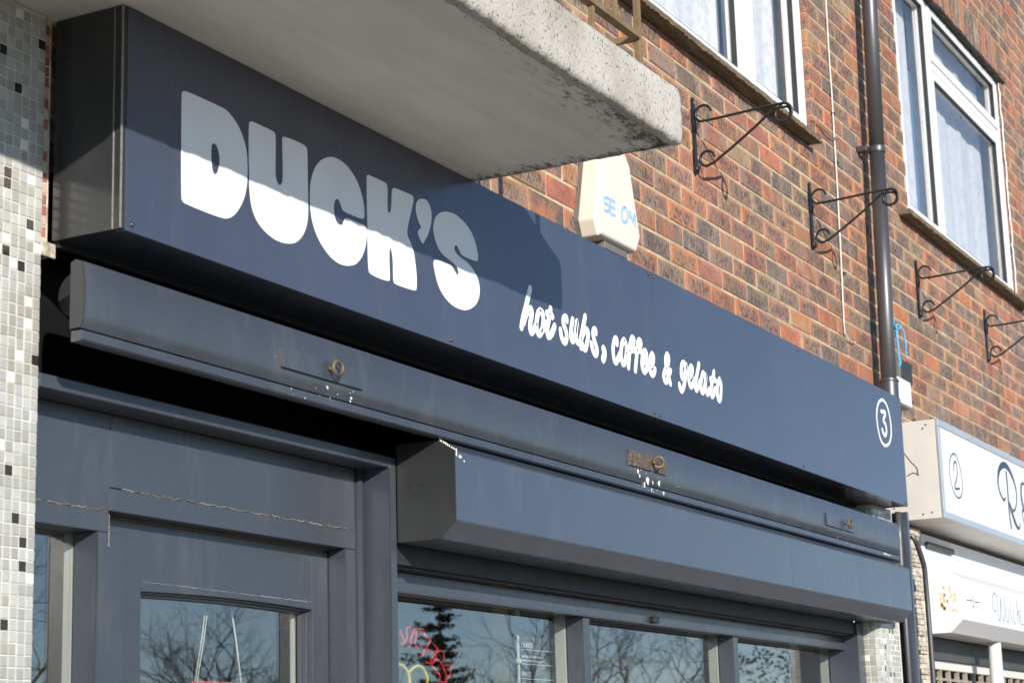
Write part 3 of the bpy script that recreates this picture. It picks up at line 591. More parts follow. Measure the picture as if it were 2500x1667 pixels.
# ================================================================ SETTING
def structure(name, mb, mat, bevel=0):
    return meta(mb.build(name, mat, None, bevel), kind='structure')
structure('pavement', MB().box(-30, 40, -3.6, 0.2, GZ - 0.3, GZ), M['pavement'])
structure('kerb', MB().box(-30, 40, -3.75, -3.604, GZ - 0.3, GZ - 0.004), M['pavement'], 0.01)
structure('road', MB().box(-40, 60, -11.0, -3.754, GZ - 0.4, GZ - 0.13), M['asphalt'])
b_ = MB()
for i in range(-10, 15): b_.box(i * 4.0, i * 4.0 + 2.0, -7.42, -7.3, GZ - 0.128, GZ - 0.126)
structure('road_marking', b_, M['line_paint'])
structure('far_pavement', MB().box(-40, 60, -13.5, -11.004, GZ - 0.3, GZ - 0.01), M['pavement'])
structure('ground', MB().add([(-900, -900, GZ - 0.35), (900, -900, GZ - 0.35), (900, 900, GZ - 0.35), (-900, 900, GZ - 0.35)], [(0, 1, 2, 3)]), M['grass'])
structure('far_grass', MB().box(-300, 400, -400, -13.504, GZ - 0.33, GZ - 0.05), M['grass'])

# ---- trees over the road (seen mirrored in the shop glass)
def bare_tree(x, y, h, seed, label, spread=0.62, r0=0.20, depth=7):
    rg = random.Random(seed)
    t = thing('bare_tree', label, 'tree', (x, y, GZ), 'trees over the road')
    trunk = MB(); crown = MB()
    def seg(mb, a, b, ra, rb, n):
        d = (b - a).normalized(); p = d.cross(Vector((0.3, 0.5, 0.8))).normalized(); q = d.cross(p)
        vs = [a + (p * math.cos(6.283 * k / n) + q * math.sin(6.283 * k / n)) * ra for k in range(n)] + \
             [b + (p * math.cos(6.283 * k / n) + q * math.sin(6.283 * k / n)) * rb for k in range(n)]
        mb.add(vs, [(k, (k + 1) % n, (k + 1) % n + n, k + n) for k in range(n)], True)
    def grow(a, d, ln, r, lv):
        b = a + d * ln
        mid = a + d * ln * 0.5 + Vector((rg.gauss(0, 1), rg.gauss(0, 1), rg.gauss(0, 1))) * ln * 0.05
        mb = trunk if lv == 0 else crown
        n = 7 if lv == 0 else (5 if lv < 3 else 3)
        seg(mb, a, mid, r, r * 0.86, n); seg(mb, mid, b, r * 0.86, r * 0.72, n)
        if lv >= depth: return
        k = 3 if lv < 3 else (2 if rg.random() < 0.45 else 3)
        for i in range(k):
            nd = (d + Vector((rg.gauss(0, 1), rg.gauss(0, 1), rg.gauss(0.25, 0.7))) * spread).normalized()
            grow(b if i < 2 else mid, nd, ln * rg.uniform(0.68, 0.88), r * rg.uniform(0.52, 0.66), lv + 1)
    grow(Vector((x, y, GZ)), Vector((0, 0, 1)), h * 0.25, r0, 0)
    trunk.build('trunk', M['bark'], t)
    crown.build('crown', M['bark'], t)
bare_tree(52.0, -46.2, 11.5, 3, 'tallest bare tree over the road, mirrored in the sidelight left of the door', 0.5, 0.22, 7)
bare_tree(57.8, -40.4, 9.6, 11, 'spreading bare tree over the road, mirrored in the door glass', 0.62, 0.17, 7)
bare_tree(60.4, -37.6, 8.0, 12, 'low bare tree over the road between the spreading tree and the dark conifer', 0.6, 0.13, 7)
bare_tree(63.9, -32.4, 9.8, 5, 'upright bare tree over the road just right of the conifer in the mirrored view', 0.5, 0.16, 7)
bare_tree(66.5, -28.8, 9.4, 9, 'bare tree over the road mirrored in the middle pane of the shop window', 0.6, 0.16, 7)

def conifer(x, y, h, seed, label):
    rg = random.Random(seed)
    t = thing('conifer_tree', label, 'tree', (x, y, GZ), 'trees over the road')
    MB().tube([(x, y, GZ), (x + .05, y, GZ + h * .5), (x, y, GZ + h)], 0.16, 7, 0.02).build('trunk', M['bark'], t)
    cr = MB()
    z = GZ + h * 0.18
    while z < GZ + h * 0.99:
        f = (GZ + h - z) / (h * 0.82)
        for i in range(5):
            a = rg.uniform(0, 6.283); ln = (0.10 + 2.3 * f ** 0.8) * rg.uniform(0.45, 1.2)
            dx, dy = math.cos(a), math.sin(a); z0_ = z + rg.uniform(-.12, .12)
            for j in range(int(26 + ln * 60)):
                s = rg.uniform(0.05, 1.0) * ln
                lift = -0.16 * s + 0.30 * s * s / max(ln, .3)
                px = x + dx * s + rg.gauss(0, 0.05 + .07 * s); py = y + dy * s + rg.gauss(0, 0.05 + .07 * s)
                pz = z0_ + lift + rg.gauss(0, 0.045)
                w = rg.uniform(0.05, 0.11)
                u = Vector((rg.gauss(0, 1), rg.gauss(0, 1), rg.gauss(0, .5))).normalized() * w
                v = Vector((rg.gauss(0, 1), rg.gauss(0, 1), rg.gauss(0, .5))).normalized() * w * .6
                p = Vector((px, py, pz))
                cr.add([p - u, p + v, p + u, p - v], [(0, 1, 2, 3)])
        z += rg.uniform(0.26, 0.44)
    cr.build('crown', M['pine'], t)
conifer(62.0, -34.4, 8.9, 21, 'dark conifer over the road, mirrored behind the red neon lettering')

def hedge(x, y, w, h, seed, label, name='leafy_tree'):
    rg = random.Random(seed)
    t = thing(name, label, 'tree', (x, y, GZ), 'trees over the road')
    MB().tube([(x, y, GZ), (x, y, GZ + h * .6)], 0.14, 6, 0.06).build('trunk', M['bark'], t)
    cr = MB(); blobs = [(rg.gauss(0, w * .33), rg.gauss(0, w * .33), rg.uniform(.25, .8) * h, rg.uniform(.25, .45) * w) for _ in range(14)]
    for i in range(9000):
        bx, by, bz, br = rg.choice(blobs)
        d = Vector((rg.gauss(0, 1), rg.gauss(0, 1), rg.gauss(0, 1))).normalized() * br * rg.uniform(.6, 1.05)
        p = Vector((x + bx, y + by, GZ + min(h, bz + d.z * .7))) + Vector((d.x, d.y, 0))
        u = Vector((rg.gauss(0, 1), rg.gauss(0, 1), rg.gauss(0, 1))).normalized() * .09
        v = Vector((rg.gauss(0, 1), rg.gauss(0, 1), rg.gauss(0, 1))).normalized() * .06
        cr.add([p - u, p + v, p + u, p - v], [(0, 1, 2, 3)])
    cr.build('crown', M['hedge'], t)
hedge(71.2, -22.2, 4.4, 6.3, 31, 'round olive green tree over the road, mirrored in the right window pane')
hedge(74.6, -18.0, 4.6, 5.9, 32, 'second olive green tree over the road, right of the round one')
hedge(78.0, -12.0, 5.0, 6.1, 34, 'far right olive green tree over the road')
rg = random.Random(77); far = MB()
for i in range(9000):
    a = rg.uniform(0, 1); X = -60 + 220 * a; hh = 3.0 + 0.9 * math.sin(X * .21) + 0.6 * math.sin(X * .73)
    p = Vector((X, -75 + rg.gauss(0, 1.4), GZ + rg.uniform(0, hh)))
    u = Vector((rg.gauss(0, 1), rg.gauss(0, 1), rg.gauss(0, 1))).normalized() * .45
    v = Vector((rg.gauss(0, 1), rg.gauss(0, 1), rg.gauss(0, 1))).normalized() * .35
    far.add([p - u, p + v, p + u, p - v], [(0, 1, 2, 3)])
meta(far.build('far_woodland', M['hedge']), 'low far woodland seen as one mass beyond the road', 'woodland', None, 'stuff')

# ================================================================ BRICK BUILDING
WY = 0.20
W1 = (2.67, 4.85); W2 = (6.22, 8.40); WZ0 = 1.513; WZ1 = 2.916; SOLD = 3.150
bld = thing('brick_building', 'red and brown brick upper storey with white framed windows above the shop signs', 'building', (4.0, 0.3, 0.2))

# mortar body with openings
b_ = MB()
my0, my1 = WY + 0.0030, 0.50
xs = [-3.0, W1[0], W1[1], W2[0], W2[1], 12.0]
for i in range(5):
    x0, x1 = xs[i], xs[i + 1]
    if i in (1, 3):
        b_.box(x0, x1, my0, my1, 0.20, WZ0 - 0.002); b_.box(x0, x1, my0, my1, WZ1 + 0.004, 4.3)
    else:
        b_.box(x0 + (0.003 if i else 0), x1 - (0.003 if i < 4 else 0), my0, my1, 0.20, 4.3)
b_.build('mortar', M['mortar'], bld)

brick_meshes = {}
def brick_mesh(w, variant, h=BP - 0.0088, dep=0.10):
    key = (round(w, 3), variant, round(h, 3))
    if key in brick_meshes: return brick_meshes[key]
    rg = random.Random(variant * 17 + 5)
    bv = 0.0035
    j = lambda s=0.0012: rg.uniform(-s, s)
    vs = []
    for (x, z) in ((0, 0), (w, 0), (w, h), (0, h)): vs.append((x, dep, z))
    ed = [(j(), 0.003, j()), (w + j(), 0.003, j()), (w + j(), 0.003, h + j()), (j(), 0.003, h + j())]
    vs += ed
    fr = [(bv + j(), j(0.0006), bv + j()), (w - bv + j(), j(0.0006), bv + j()), (w - bv + j(), j(0.0006), h - bv + j()), (bv + j(), j(0.0006), h - bv + j())]
    vs += fr
    fs = [(8, 9, 10, 11)]
    for k in range(4):
        l = (k + 1) % 4
        fs.append((4 + k, 4 + l, 8 + l, 8 + k)); fs.append((k, l, 4 + l, 4 + k))
    me = bpy.data.meshes.new('brick'); me.from_pydata(vs, [], fs); me.materials.append(M['brick'])
    bm = bmesh.new(); bm.from_mesh(me); bmesh.ops.recalc_face_normals(bm, faces=bm.faces); bm.to_mesh(me); bm.free()
    brick_meshes[key] = me
    return me
def in_frame(x, y, z, margin=1.02):
    d = Vector((x, y, z)) - Vector(CAMPOS)
    w = d.dot(Vector(ROW_F))
    if w < 0.1: return False
    u = d.dot(Vector(ROW_R)) / w * 69.7 / 18.0; v = d.dot(Vector(ROW_D)) / w * 69.7 / 12.0
    return abs(u) < margin and abs(v) < margin
cells = []
for k in range(-6, 46):
    z0 = BZ0 + k * BP + 0.0044
    off = 0.0 if k % 2 == 0 else -0.5
    for n in range(-30, 36):
        x0 = BX0 + (n + off) * BL + 0.0044; x1 = x0 + BL - 0.0088
        if x1 < -3.0 or x0 > 12.0: continue
        pieces = [(x0, x1)]
        for (a, b) in (W1, W2):
            zt = SOLD - 0.003
            if z0 + 0.06 > WZ0 and z0 < zt:
                np_ = []
                for (p, q) in pieces:
                    if q <= a or p >= b: np_.append((p, q)); continue
                    if p < a - 0.02: np_.append((p, a))
                    if q > b + 0.02: np_.append((b, q))
                pieces = np_
        for (p, q) in pieces:
            if q - p > 0.02: cells.append((p, q, z0, k, n))
vis = [c for c in cells if c[0] > 1.30 and in_frame((c[0] + c[1]) / 2, WY, c[2] + .03) and c[2] > 0.43 - (0.3 if c[0] > 5.2 else 0)
       and not (c[2] < 0.455 and c[0] < 5.0)]
def dist(c): return (Vector(((c[0] + c[1]) / 2, WY, c[2])) - Vector(CAMPOS)).length
vis = [c for c in vis if not (c[2] < 0.40 + (2.6 - c[0]) * 0.9 and c[0] < 1.9)]
vis.sort(key=lambda c: dist(c) / max(0.05, (c[1] - c[0]) / BL) ** .2)
single = set(vis[:272])
rest = MB()
for c in cells:
    w = c[1] - c[0]
    me = brick_mesh(w, (c[3] * 7 + c[4] * 3) % 6)
    jit = ((c[3] * 31 + c[4] * 17) % 7 - 3) * 0.0005
    if c in single:
        link('brick', me, bld, (c[0], WY + jit, c[2]))
    else:
        rest.add([(v.co.x + c[0], v.co.y + WY + jit, v.co.z + c[2]) for v in me.vertices], [tuple(p.vertices) for p in me.polygons])
rest.build('brickwork', M['brick'], bld, kind='stuff')
# soldier course over each window (bricks on end)
sm = bpy.data.meshes.new('lintel_brick')
sm_src = brick_mesh(0.0673, 2, 0.2334 - 0.0088)
sm = sm_src.copy(); sm.materials.clear(); sm.materials.append(M['brick_v'])
sold_rest = MB()
for (a, b) in (W1, W2):
    x = math.floor((a - 0.10) / 0.0778) * 0.0778 + 0.005
    while x < b + 0.08:
        if a > 5: link('lintel_brick', sm, bld, (x, WY - 0.0005, WZ1 + 0.005))
        else: sold_rest.add([(v.co.x + x, v.co.y + WY, v.co.z + WZ1 + .005) for v in sm.vertices], [tuple(p.vertices) for p in sm.polygons])
        x += 0.0778
sold_rest.build('lintel_course', M['brick_v'], bld, kind='stuff')

# windows
def rough_bar(x0, x1, prof, amp, n, seed):
    """bar along X whose profile wobbles"""
    rg = random.Random(seed); mb = MB(); k = len(prof); vs = []
    for i in range(n + 1):
        x = x0 + (x1 - x0) * i / n
        for (y, z, f) in prof:
            vs.append((x, y + rg.uniform(-amp, amp) * f, z + rg.uniform(-amp, amp) * f))
    fs = []
    for i in range(n):
        for j in range(k):
            fs.append((i * k + j, i * k + (j + 1) % k, (i + 1) * k + (j + 1) % k, (i + 1) * k + j))
    fs.append(tuple(range(k))[::-1]); fs.append(tuple(n * k + j for j in range(k)))
    return mb.add(vs, fs)

def window(x0, x1, narrow_left, seed):
    w = MB()
    root = MB().box(x0 + 0.012, x1 - 0.012, 0.285, 0.30, WZ0 + 0.02, WZ0 + 0.06).build('window', M['upvc'], bld)
    zb, zt = WZ0 + 0.024, WZ1 + 0.045
    fy0, fy1 = 0.226, 0.285
    fw = 0.058
    f = MB()
    f.box(x0 + 0.004, x0 + fw, fy0, fy1, zb, zt); f.box(x1 - fw, x1 - 0.004, fy0, fy1, zb, zt)
    f.box(x0 + fw, x1 - fw, fy0, fy1, zb, zb + fw); f.box(x0 + fw, x1 - fw, fy0, fy1, zt - fw, zt)
    if narrow_left: ma, mb_ = x0 + 0.665, x0 + 0.735
    else: ma, mb_ = x1 - 0.735, x1 - 0.665
    f.box(ma, mb_, fy0, fy1, zb + fw, zt - fw)
    f.build('frame', M['upvc'], root, 0.003)
    lights = [(x0 + fw, ma, zb + fw, zt - fw), (mb_, x1 - fw, zb + fw, zt - fw)]
    big = 1 if narrow_left else 0
    bx0, bx1, bz0, bz1 = lights[big]
    ztr = 2.565
    MB().box(bx0, bx1, fy0 + .004, fy1, ztr - 0.02, ztr + 0.022).build('transom', M['upvc'], root, 0.002)
    lights = [lights[1 - big], (bx0, bx1, bz0, ztr - 0.02), (bx0, bx1, ztr + 0.022, bz1)]
    for i, (a, b, c, d) in enumerate(lights):
        s = MB(); sw = 0.048; yy = fy0 - (0.004 if i != 1 else -0.006)
        s.box(a, a + sw, yy, fy1 - .01, c, d); s.box(b - sw, b, yy, fy1 - .01, c, d)
        s.box(a + sw, b - sw, yy, fy1 - .01, c, c + sw); s.box(a + sw, b - sw, yy, fy1 - .01, d - sw, d)
        s.build('sash', M['upvc'], root, 0.004)
        g = MB(); gw = 0.0045; y2 = yy + 0.004
        g.box(a + sw - .001, a + sw + gw, y2, y2 + .02, c + sw, d - sw); g.box(b - sw - gw, b - sw + .001, y2, y2 + .02, c + sw, d - sw)
        g.box(a + sw + gw, b - sw - gw, y2, y2 + .02, c + sw - .001, c + sw + gw); g.box(a + sw + gw, b - sw - gw, y2, y2 + .02, d - sw - gw, d - sw + .001)
        g.build('gasket', M['gasket'], root)
        MB().box(a + sw, b - sw, 0.252, 0.256, c + sw, d - sw).build('pane', M['glass_up'], root)
        rg = random.Random(seed + i); vs = []; fs = []; nx = 90
        ph = rg.uniform(0, 6)
        zlo, zhi = c - 0.02, d + 0.02
        if i == 2: pass
        for kx in range(nx + 1):
            x = a - .02 + (b - a + .04) * kx / nx
            y = 0.335 + 0.006 * math.sin(x * 17 + ph) + 0.0022 * math.sin(x * 43 + ph * 2)
            for zz in (zlo, zhi): vs.append((x, y, zz))
        for kx in range(nx): fs.append((2 * kx, 2 * kx + 2, 2 * kx + 3, 2 * kx + 1))
        MB().add(vs, fs, True).build('net_curtain', M['lace'], root)
    MB().box(x0 - .1, x1 + .1, 1.2, 1.21, WZ0 - .1, WZ1 + .2).build('room_backing', M['curtain_room'], root)
    MB().box(x0 - .1, x1 + .1, .50, 1.2, WZ1 + .2, WZ1 + .21).build('room_ceiling', M['curtain_room'], root)
    # weathered sill and the strip over the frame
    return root
window(W1[0], W1[1], False, 5)
window(W2[0], W2[1], True, 9)
sp_ = [(0.142, 1.535, .35), (0.140, 1.5115, 1), (0.160, 1.5105, 1), (0.30, 1.5125, 0), (0.30, 1.5365, 0), (0.21, 1.5365, .5)]
rough_bar(2.60, 4.775, sp_, 0.0028, 130, 4).build('window_sill', M['sill'], bld)
rough_bar(6.04, 8.46, sp_, 0.0028, 130, 6).build('window_sill', M['sill'], bld)
for (a, b) in (W1, W2):
    rough_bar(a - 0.05, b + 0.06, [(0.185, WZ1 + .004, 1), (0.185, WZ1 - .012, 1), (0.24, WZ1 - .012, .5), (0.24, WZ1 + .004, 0)], 0.004, 120, 8).build('lintel_strip', M['bitumen'], bld)
# silicone bead down the window jambs
for (a, sd) in ((W2[0] + .004, 3), (W2[1] - .003, 5)):
    rg = random.Random(sd); pts = [(a + rg.uniform(-.0025, .0025), 0.2105 + rg.uniform(-.003, .003), WZ0 + .03 + i * .0389) for i in range(36)]
    MB().tube(pts, 0.0032, 6).build('sealant_bead', M['upvc'], bld)

# ================================================================ BALCONY SLAB
def fbm(x, seed=0):
    r = 0
    for o, a in ((7, 1), (17, .6), (41, .4), (97, .25)):
        r += a * math.sin(x * o + seed * 1.7 + o) * math.sin(x * o * 0.37 + seed)
    return r / 2.2
slab = thing('balcony_slab', 'projecting concrete balcony slab with pitted render edge above the navy sign', 'balcony', (0.3, -0.2, 0.4615))
b_ = MB(); vs = []; fs = []
st = [(-3.0 + 0.05 * i) for i in range(50)]
x = -0.5
while x < 1.44: st.append(x); x += 0.012
st = sorted(set(st + [1.441]))
ys = [0.2, 0.0, -0.2, -0.35, -0.45, -0.50, -0.525, -0.545, -0.555]
k = len(ys) + 2
for x in st:
    near = max(0, 1 - (1.441 - x) / 0.9)
    for i, y in enumerate(ys):
        z = 0.4625 + (0.0015 * fbm(x * 1.3 + y * 5, 3) if y < -0.1 else 0)
        if i >= 6: z += (0.004 + 0.030 * near ** 2) * (0.4 + 0.6 * abs(fbm(x * 2, 5))) * (i - 5) / 3
        if y > -0.03: z = 0.4625
        vs.append((x, y, z))
    vs.append((x, -0.556, 0.603)); vs.append((x, 0.2, 0.603))
for i in range(len(st) - 1):
    for j in range(k):
        fs.append((i * k + j, i * k + (j + 1) % k, (i + 1) * k + (j + 1) % k, (i + 1) * k + j))
b_.add(vs, fs)
b_.build('soffit', M['soffit'], slab)
# ragged right end of the slab
b_ = MB(); vs = []; fs = []; n = 70
for i in range(n + 1):
    y = 0.2 - (0.2 + 0.556) * i / n
    for j, z in enumerate((0.4625, 0.475, 0.50, 0.56, 0.603)):
        jag = 0.008 * abs(fbm(y * 3.0, 9)) + 0.004 * fbm(y * 9, 2)
        vs.append((1.4405 + (jag if j < 2 else 0.004 + 0.4 * jag), y, z - (0.004 * abs(fbm(y * 5, 1)) if j == 0 else 0)))
for i in range(n):
    for j in range(4): fs.append((i * 5 + j, i * 5 + j + 1, (i + 1) * 5 + j + 1, (i + 1) * 5 + j))
    vs0 = len(vs)
vs2 = [(1.435, v[1], v[2]) for v in vs]
b_.add(vs + vs2, fs + [(i * 5, (i + 1) * 5, (i + 1) * 5 + len(vs), i * 5 + len(vs)) for i in range(n)] + [(i * 5 + 4, (i + 1) * 5 + 4, (i + 1) * 5 + 4 + len(vs), i * 5 + 4 + len(vs)) for i in range(n)])
b_.build('slab_end', M['render'], slab)
# render coat on the front edge
b_ = MB(); vs = []; fs = []
st = [-3.0 + 0.06 * i for i in range(40)]; x = -0.55
while x < 1.452: st.append(x); x += 0.008
st.append(1.4545)
rows = 14
for x in st:
    near = max(0, 1 - (1.4545 - x) / 0.75)
    rc = 0.014; e = 1.4545 - x
    zb = 0.4560 + 0.0055 * fbm(x * 2.2, 2) + 0.003 * fbm(x * 11, 6) + 0.014 * near * (0.4 + 0.8 * fbm(x * .9, 4) ** 2)
    zt = 0.6065 + 0.002 * fbm(x * 3, 7)
    if e < rc: zt -= rc - math.sqrt(max(0, rc * rc - (rc - e) ** 2))
    for j in range(rows + 1):
        t = j / rows; z = zb + (zt - zb) * t
        rd = 0.006 * ((1 - min(1, t * 6)) ** 2 + (max(0, t * 6 - 5)) ** 2)
        y = -0.588 + rd + 0.0012 * fbm(x * 6 + z * 19, 3) + 0.001 * fbm(z * 40 + x * 13, 1)
        if e < 0.006: y += (0.006 - e) * 0.7
        vs.append((x, y, z))
    vs.append((x, -0.5565, zt)); vs.append((x, -0.5565, zb))
k = rows + 3
for i in range(len(st) - 1):
    for j in range(k): fs.append((i * k + j, i * k + (j + 1) % k, (i + 1) * k + (j + 1) % k, (i + 1) * k + j))
fs.append(tuple((len(st) - 1) * k + j for j in range(k)))
b_.add(vs, fs, True)
b_.build('render_edge', M['render'], slab)

# ================================================================ BALCONY RAILING
rail = thing('balcony_railing', 'weathered brown steel railing standing on the balcony slab', 'railing', (0.5, -0.51, 0.605))
for y0, y1 in ((-0.53, -0.49),):
    MB().box(1.370, 1.386, -0.518, -0.502, 0.606, 1.60).build('corner_post', M['railing'], rail, 0.002)
MB().box(-3.0, 1.3695, -0.522, -0.498, 0.728, 0.745).build('bottom_rail', M['railing'], rail, 0.002)
MB().box(-3.0, 1.3695, -0.522, -0.498, 1.560, 1.580).build('top_rail', M['railing'], rail, 0.002)
MB().box(1.372, 1.384, -0.5015, 0.198, 0.728, 0.745).build('side_rail', M['railing'], rail, 0.002)
MB().box(1.372, 1.384, -0.5015, 0.198, 1.560, 1.580).build('side_rail', M['railing'], rail, 0.002)
x = 1.245
while x > -2.9:
    MB().box(x - .006, x + .006, -0.516, -0.504, 0.7452, 1.56).build('baluster', M['railing'], rail, 0.0015)
    x -= 0.130
MB().box(1.100, 1.113, -0.517, -0.503, 0.605, 0.7278).build('foot', M['railing'], rail, 0.0015)
MB().box(-0.30, -0.287, -0.517, -0.503, 0.605, 0.7278).build('foot', M['railing'], rail, 0.0015)
# ================================================================ FASCIA SIGN  (number 3)
SX, SZ = 5.169, 0.4605
sign = thing('fascia_sign', "long navy shop sign lettered DUCK'S hot subs, coffee & gelato", 'sign', (SX / 2, 0.08, 0.0))
MB().box(0.012, SX, 0.0, 0.010, -0.003, SZ).build('front_panel', M['navy_sign'], sign, 0.0012)
MB().box(0.0, 0.0115, 0.001, 0.175, -0.001, SZ).build('end_panel', M['side_shade_navy'], sign, 0.0015)
MB().box(SX - 0.012, SX - 0.001, 0.0088, 0.175, -0.001, SZ).build('end_panel', M['side_shade_navy'], sign)
MB().box(-0.0035, -0.0002, 0.0005, 0.0035, 0.0, SZ).box(-0.002, 0.0002, 0.0215, 0.0235, 0.0, SZ).build('corner_trim', M['edge_white'], sign)
MB().box(0.0115, SX - 0.012, 0.0088, 0.175, SZ - 0.012, SZ).build('top_panel', M['navy_metal'], sign)
u = MB(); u.box(0.0115, SX - 0.012, 0.024, 0.166, 0.002, 0.006); u.box(0.0115, SX - .012, 0.0088, 0.024, -0.002, 0.010)
u.build('underside', M['navy_metal'], sign, 0.001)
MB().box(0.0115, SX - 0.012, 0.166, 0.178, -0.012, 0.020).build('back_batten', M['navy_dark'], sign)
names = ['D', 'U', 'C', 'K', "apostrophe", 'S']
for nm, loops in zip(names, BIG):
    filled('painted_letter', loops, -0.0004, 0.0008, M['letter_white'], sign, 5)
for nm, strokes in SCRIPT:
    b_ = MB()
    for s_ in strokes: stroke(b_, s_, -0.0002, 0.0110 if nm != 'comma' else 0.014, 0.001)
    b_.build('script_letter', M['letter_white'], sign)
b_ = MB(); stroke(b_, THREE, -0.0002, 0.0085, 0.001); b_.build('number', M['letter_white'], sign)
b_ = MB(); stroke(b_, RING3, -0.0002, 0.0062, 0.001, closed=True); b_.build('number_ring', M['letter_white'], sign)
MB().box(2.5745, 2.5755, -0.0004, 0.0001, 0.0, SZ).build('panel_joint', M['navy_metal'], sign)
scr = MB()
for k in range(8):
    a = 6.28318 * k / 8
scr_me = None
def screw(x, z, y=0.0, r=0.0055, parent=sign, mat=None):
    mb = MB(); pr = [(0.0, r), (-0.002, r * .95), (-0.004, r * .6), (-0.0048, 0.0)]
    n = 10; vs = []
    for dy, rr in pr[:-1]:
        vs += [(x + rr * math.cos(6.28318 * k / n), y + dy, z + rr * math.sin(6.28318 * k / n)) for k in range(n)]
    vs.append((x, y - 0.0048, z)); fs = []
    for i in range(2):
        for k in range(n): fs.append((i * n + k, i * n + (k + 1) % n, (i + 1) * n + (k + 1) % n, (i + 1) * n + k))
    for k in range(n): fs.append((2 * n + k, 2 * n + (k + 1) % n, 3 * n))
    mb.add(vs, fs, True)
    return mb.build('screw', mat or M['screw'], parent)
for x, z in ((0.030, 0.012), (1.291, 0.010), (2.547, 0.010), (2.592, 0.009), (3.887, 0.011), (5.135, 0.008), (2.548, 0.447), (2.590, 0.447), (3.9, 0.447)):
    screw(x, z)

# ================================================================ AWNING BOARD with three eye bolts
aw = thing('awning_board', 'navy painted wooden awning board with three rusty rings below the sign', 'awning board', (2.5, 0.04, -0.235))
AX0, AX1 = -0.077, 5.10
prof = []
for k in range(19):
    t = k / 18; z = -0.0795 - 0.1300 * t
    prof.append((0.0300 - 0.0118 * math.sin(math.pi * min(1, t * 0.94)) ** 0.9 * 0.62 + 0.0035 * max(0, t - .85) / .15, z))
nprof = len(prof)
prof += [(0.058, -0.2095), (0.058, -0.079), (0.046, -0.074)]
MB().extrude_x(prof, AX0, AX1, cap=False, smooth=False).build('board', M['navy_wood'], aw)
for p_ in bpy.data.objects['board'].data.polygons: p_.use_smooth = True
bpy.data.objects['board'].data.set_sharp_from_angle(angle=R_(25))
MB().extrude_x(prof, AX0 - .002, AX0 - .0002).build('board_end', M['side_shade_navy'], aw, .0008)
MB().extrude_x([(0.0315, -0.2125), (0.0300, -0.2310), (0.036, -0.2345), (0.058, -0.2345), (0.058, -0.2125)], AX0 + .002, AX1).build('lower_lip', M['navy_wood'], aw, 0.0015)
for i, (x, z, rot) in enumerate(((0.770, -0.150, 0.15), (2.565, -0.140, 0.9), (4.385, -0.149, 0.1))):
    px0, px1 = ((0.575, 0.905), (2.388, 2.665), (4.160, 4.480))[i]
    yp = 0.0165
    pl = MB().box(px0, px1, yp, yp + 0.02, z - 0.027, z + 0.020).build('fixing_plate', M['navy_wood'] if i != 1 else M['rusty_plate'], aw, 0.001)
    if i == 1: pl.location.y += 0.001
    pts = [(x + 0.0 + 0.016 * math.sin(a) * math.cos(rot), yp - 0.016 - 0.016 * math.sin(a) * math.sin(rot) * 1.0, z + 0.016 * math.cos(a)) for a in [6.28318 * k / 20 for k in range(21)]]
    e = MB().tube(pts, 0.0048, 8, cap=False)
    e.tube([(x - 0.014, yp + .004, z), (x - 0.0145, yp - 0.014, z - .002)], 0.0055, 8)
    e.build('eye_ring', M['rust'], aw)
rg = random.Random(5); b_ = MB()
def blob(mb, x, y, z, rx, rz):
    n = 9; vs = [(x + rx * math.cos(6.28 * k / n) * rg.uniform(.7, 1.2), y, z + rz * math.sin(6.28 * k / n) * rg.uniform(.7, 1.2)) for k in range(n)] + [(x, y - .0012, z)]
    mb.add(vs, [(k, (k + 1) % n, n) for k in range(n)], True)
def board_y(z):
    for (y0, z0), (y1, z1) in zip(prof[:nprof - 1], prof[1:nprof]):
        if z1 <= z <= z0: return y0 + (y1 - y0) * (z0 - z) / (z0 - z1) - 0.0006
    return 0.0295
for x, z, rx, rz in ((2.535, -.193, .011, .02), (2.52, -.207, .006, .012), (2.575, -.197, .004, .009), (2.46, -.178, .007, .008), (2.475, -.190, .005, .006),
                     (2.62, -.193, .008, .012), (0.765, -.192, .004, .004), (0.868, -.200, .004, .004), (0.868, -.207, .003, .003), (2.66, -.221, .008, .004), (2.57, -.222, .004, .006)):
    blob(b_, x, board_y(z), z, rx, rz)
for i in range(60):
    cx = rg.choice((0.76, 2.55, 2.55, 4.37)); x = cx + rg.gauss(0, .10); z = rg.uniform(-.232, -.12)
    blob(b_, x, board_y(z), z, rg.uniform(.0008, .002), rg.uniform(.0008, .002))
for i in range(8): blob(b_, 4.93 + rg.uniform(-.05, .05), 0.0285, -0.221 + rg.uniform(-.003, .003), .006, .003)
b_.build('bird_droppings', M['droppings'], aw, kind='stuff')
# roller and its bracket behind the board, at the dark left end
rl = thing('awning_roller', 'dark rolled awning cloth tucked in the gap behind the navy board', 'awning roller', (2.5, 0.12, -0.16))
MB().tube([(0.01, 0.118, -0.115), (4.96, 0.118, -0.115)], 0.046, 20).build('roll', M['navy_dark'], rl)


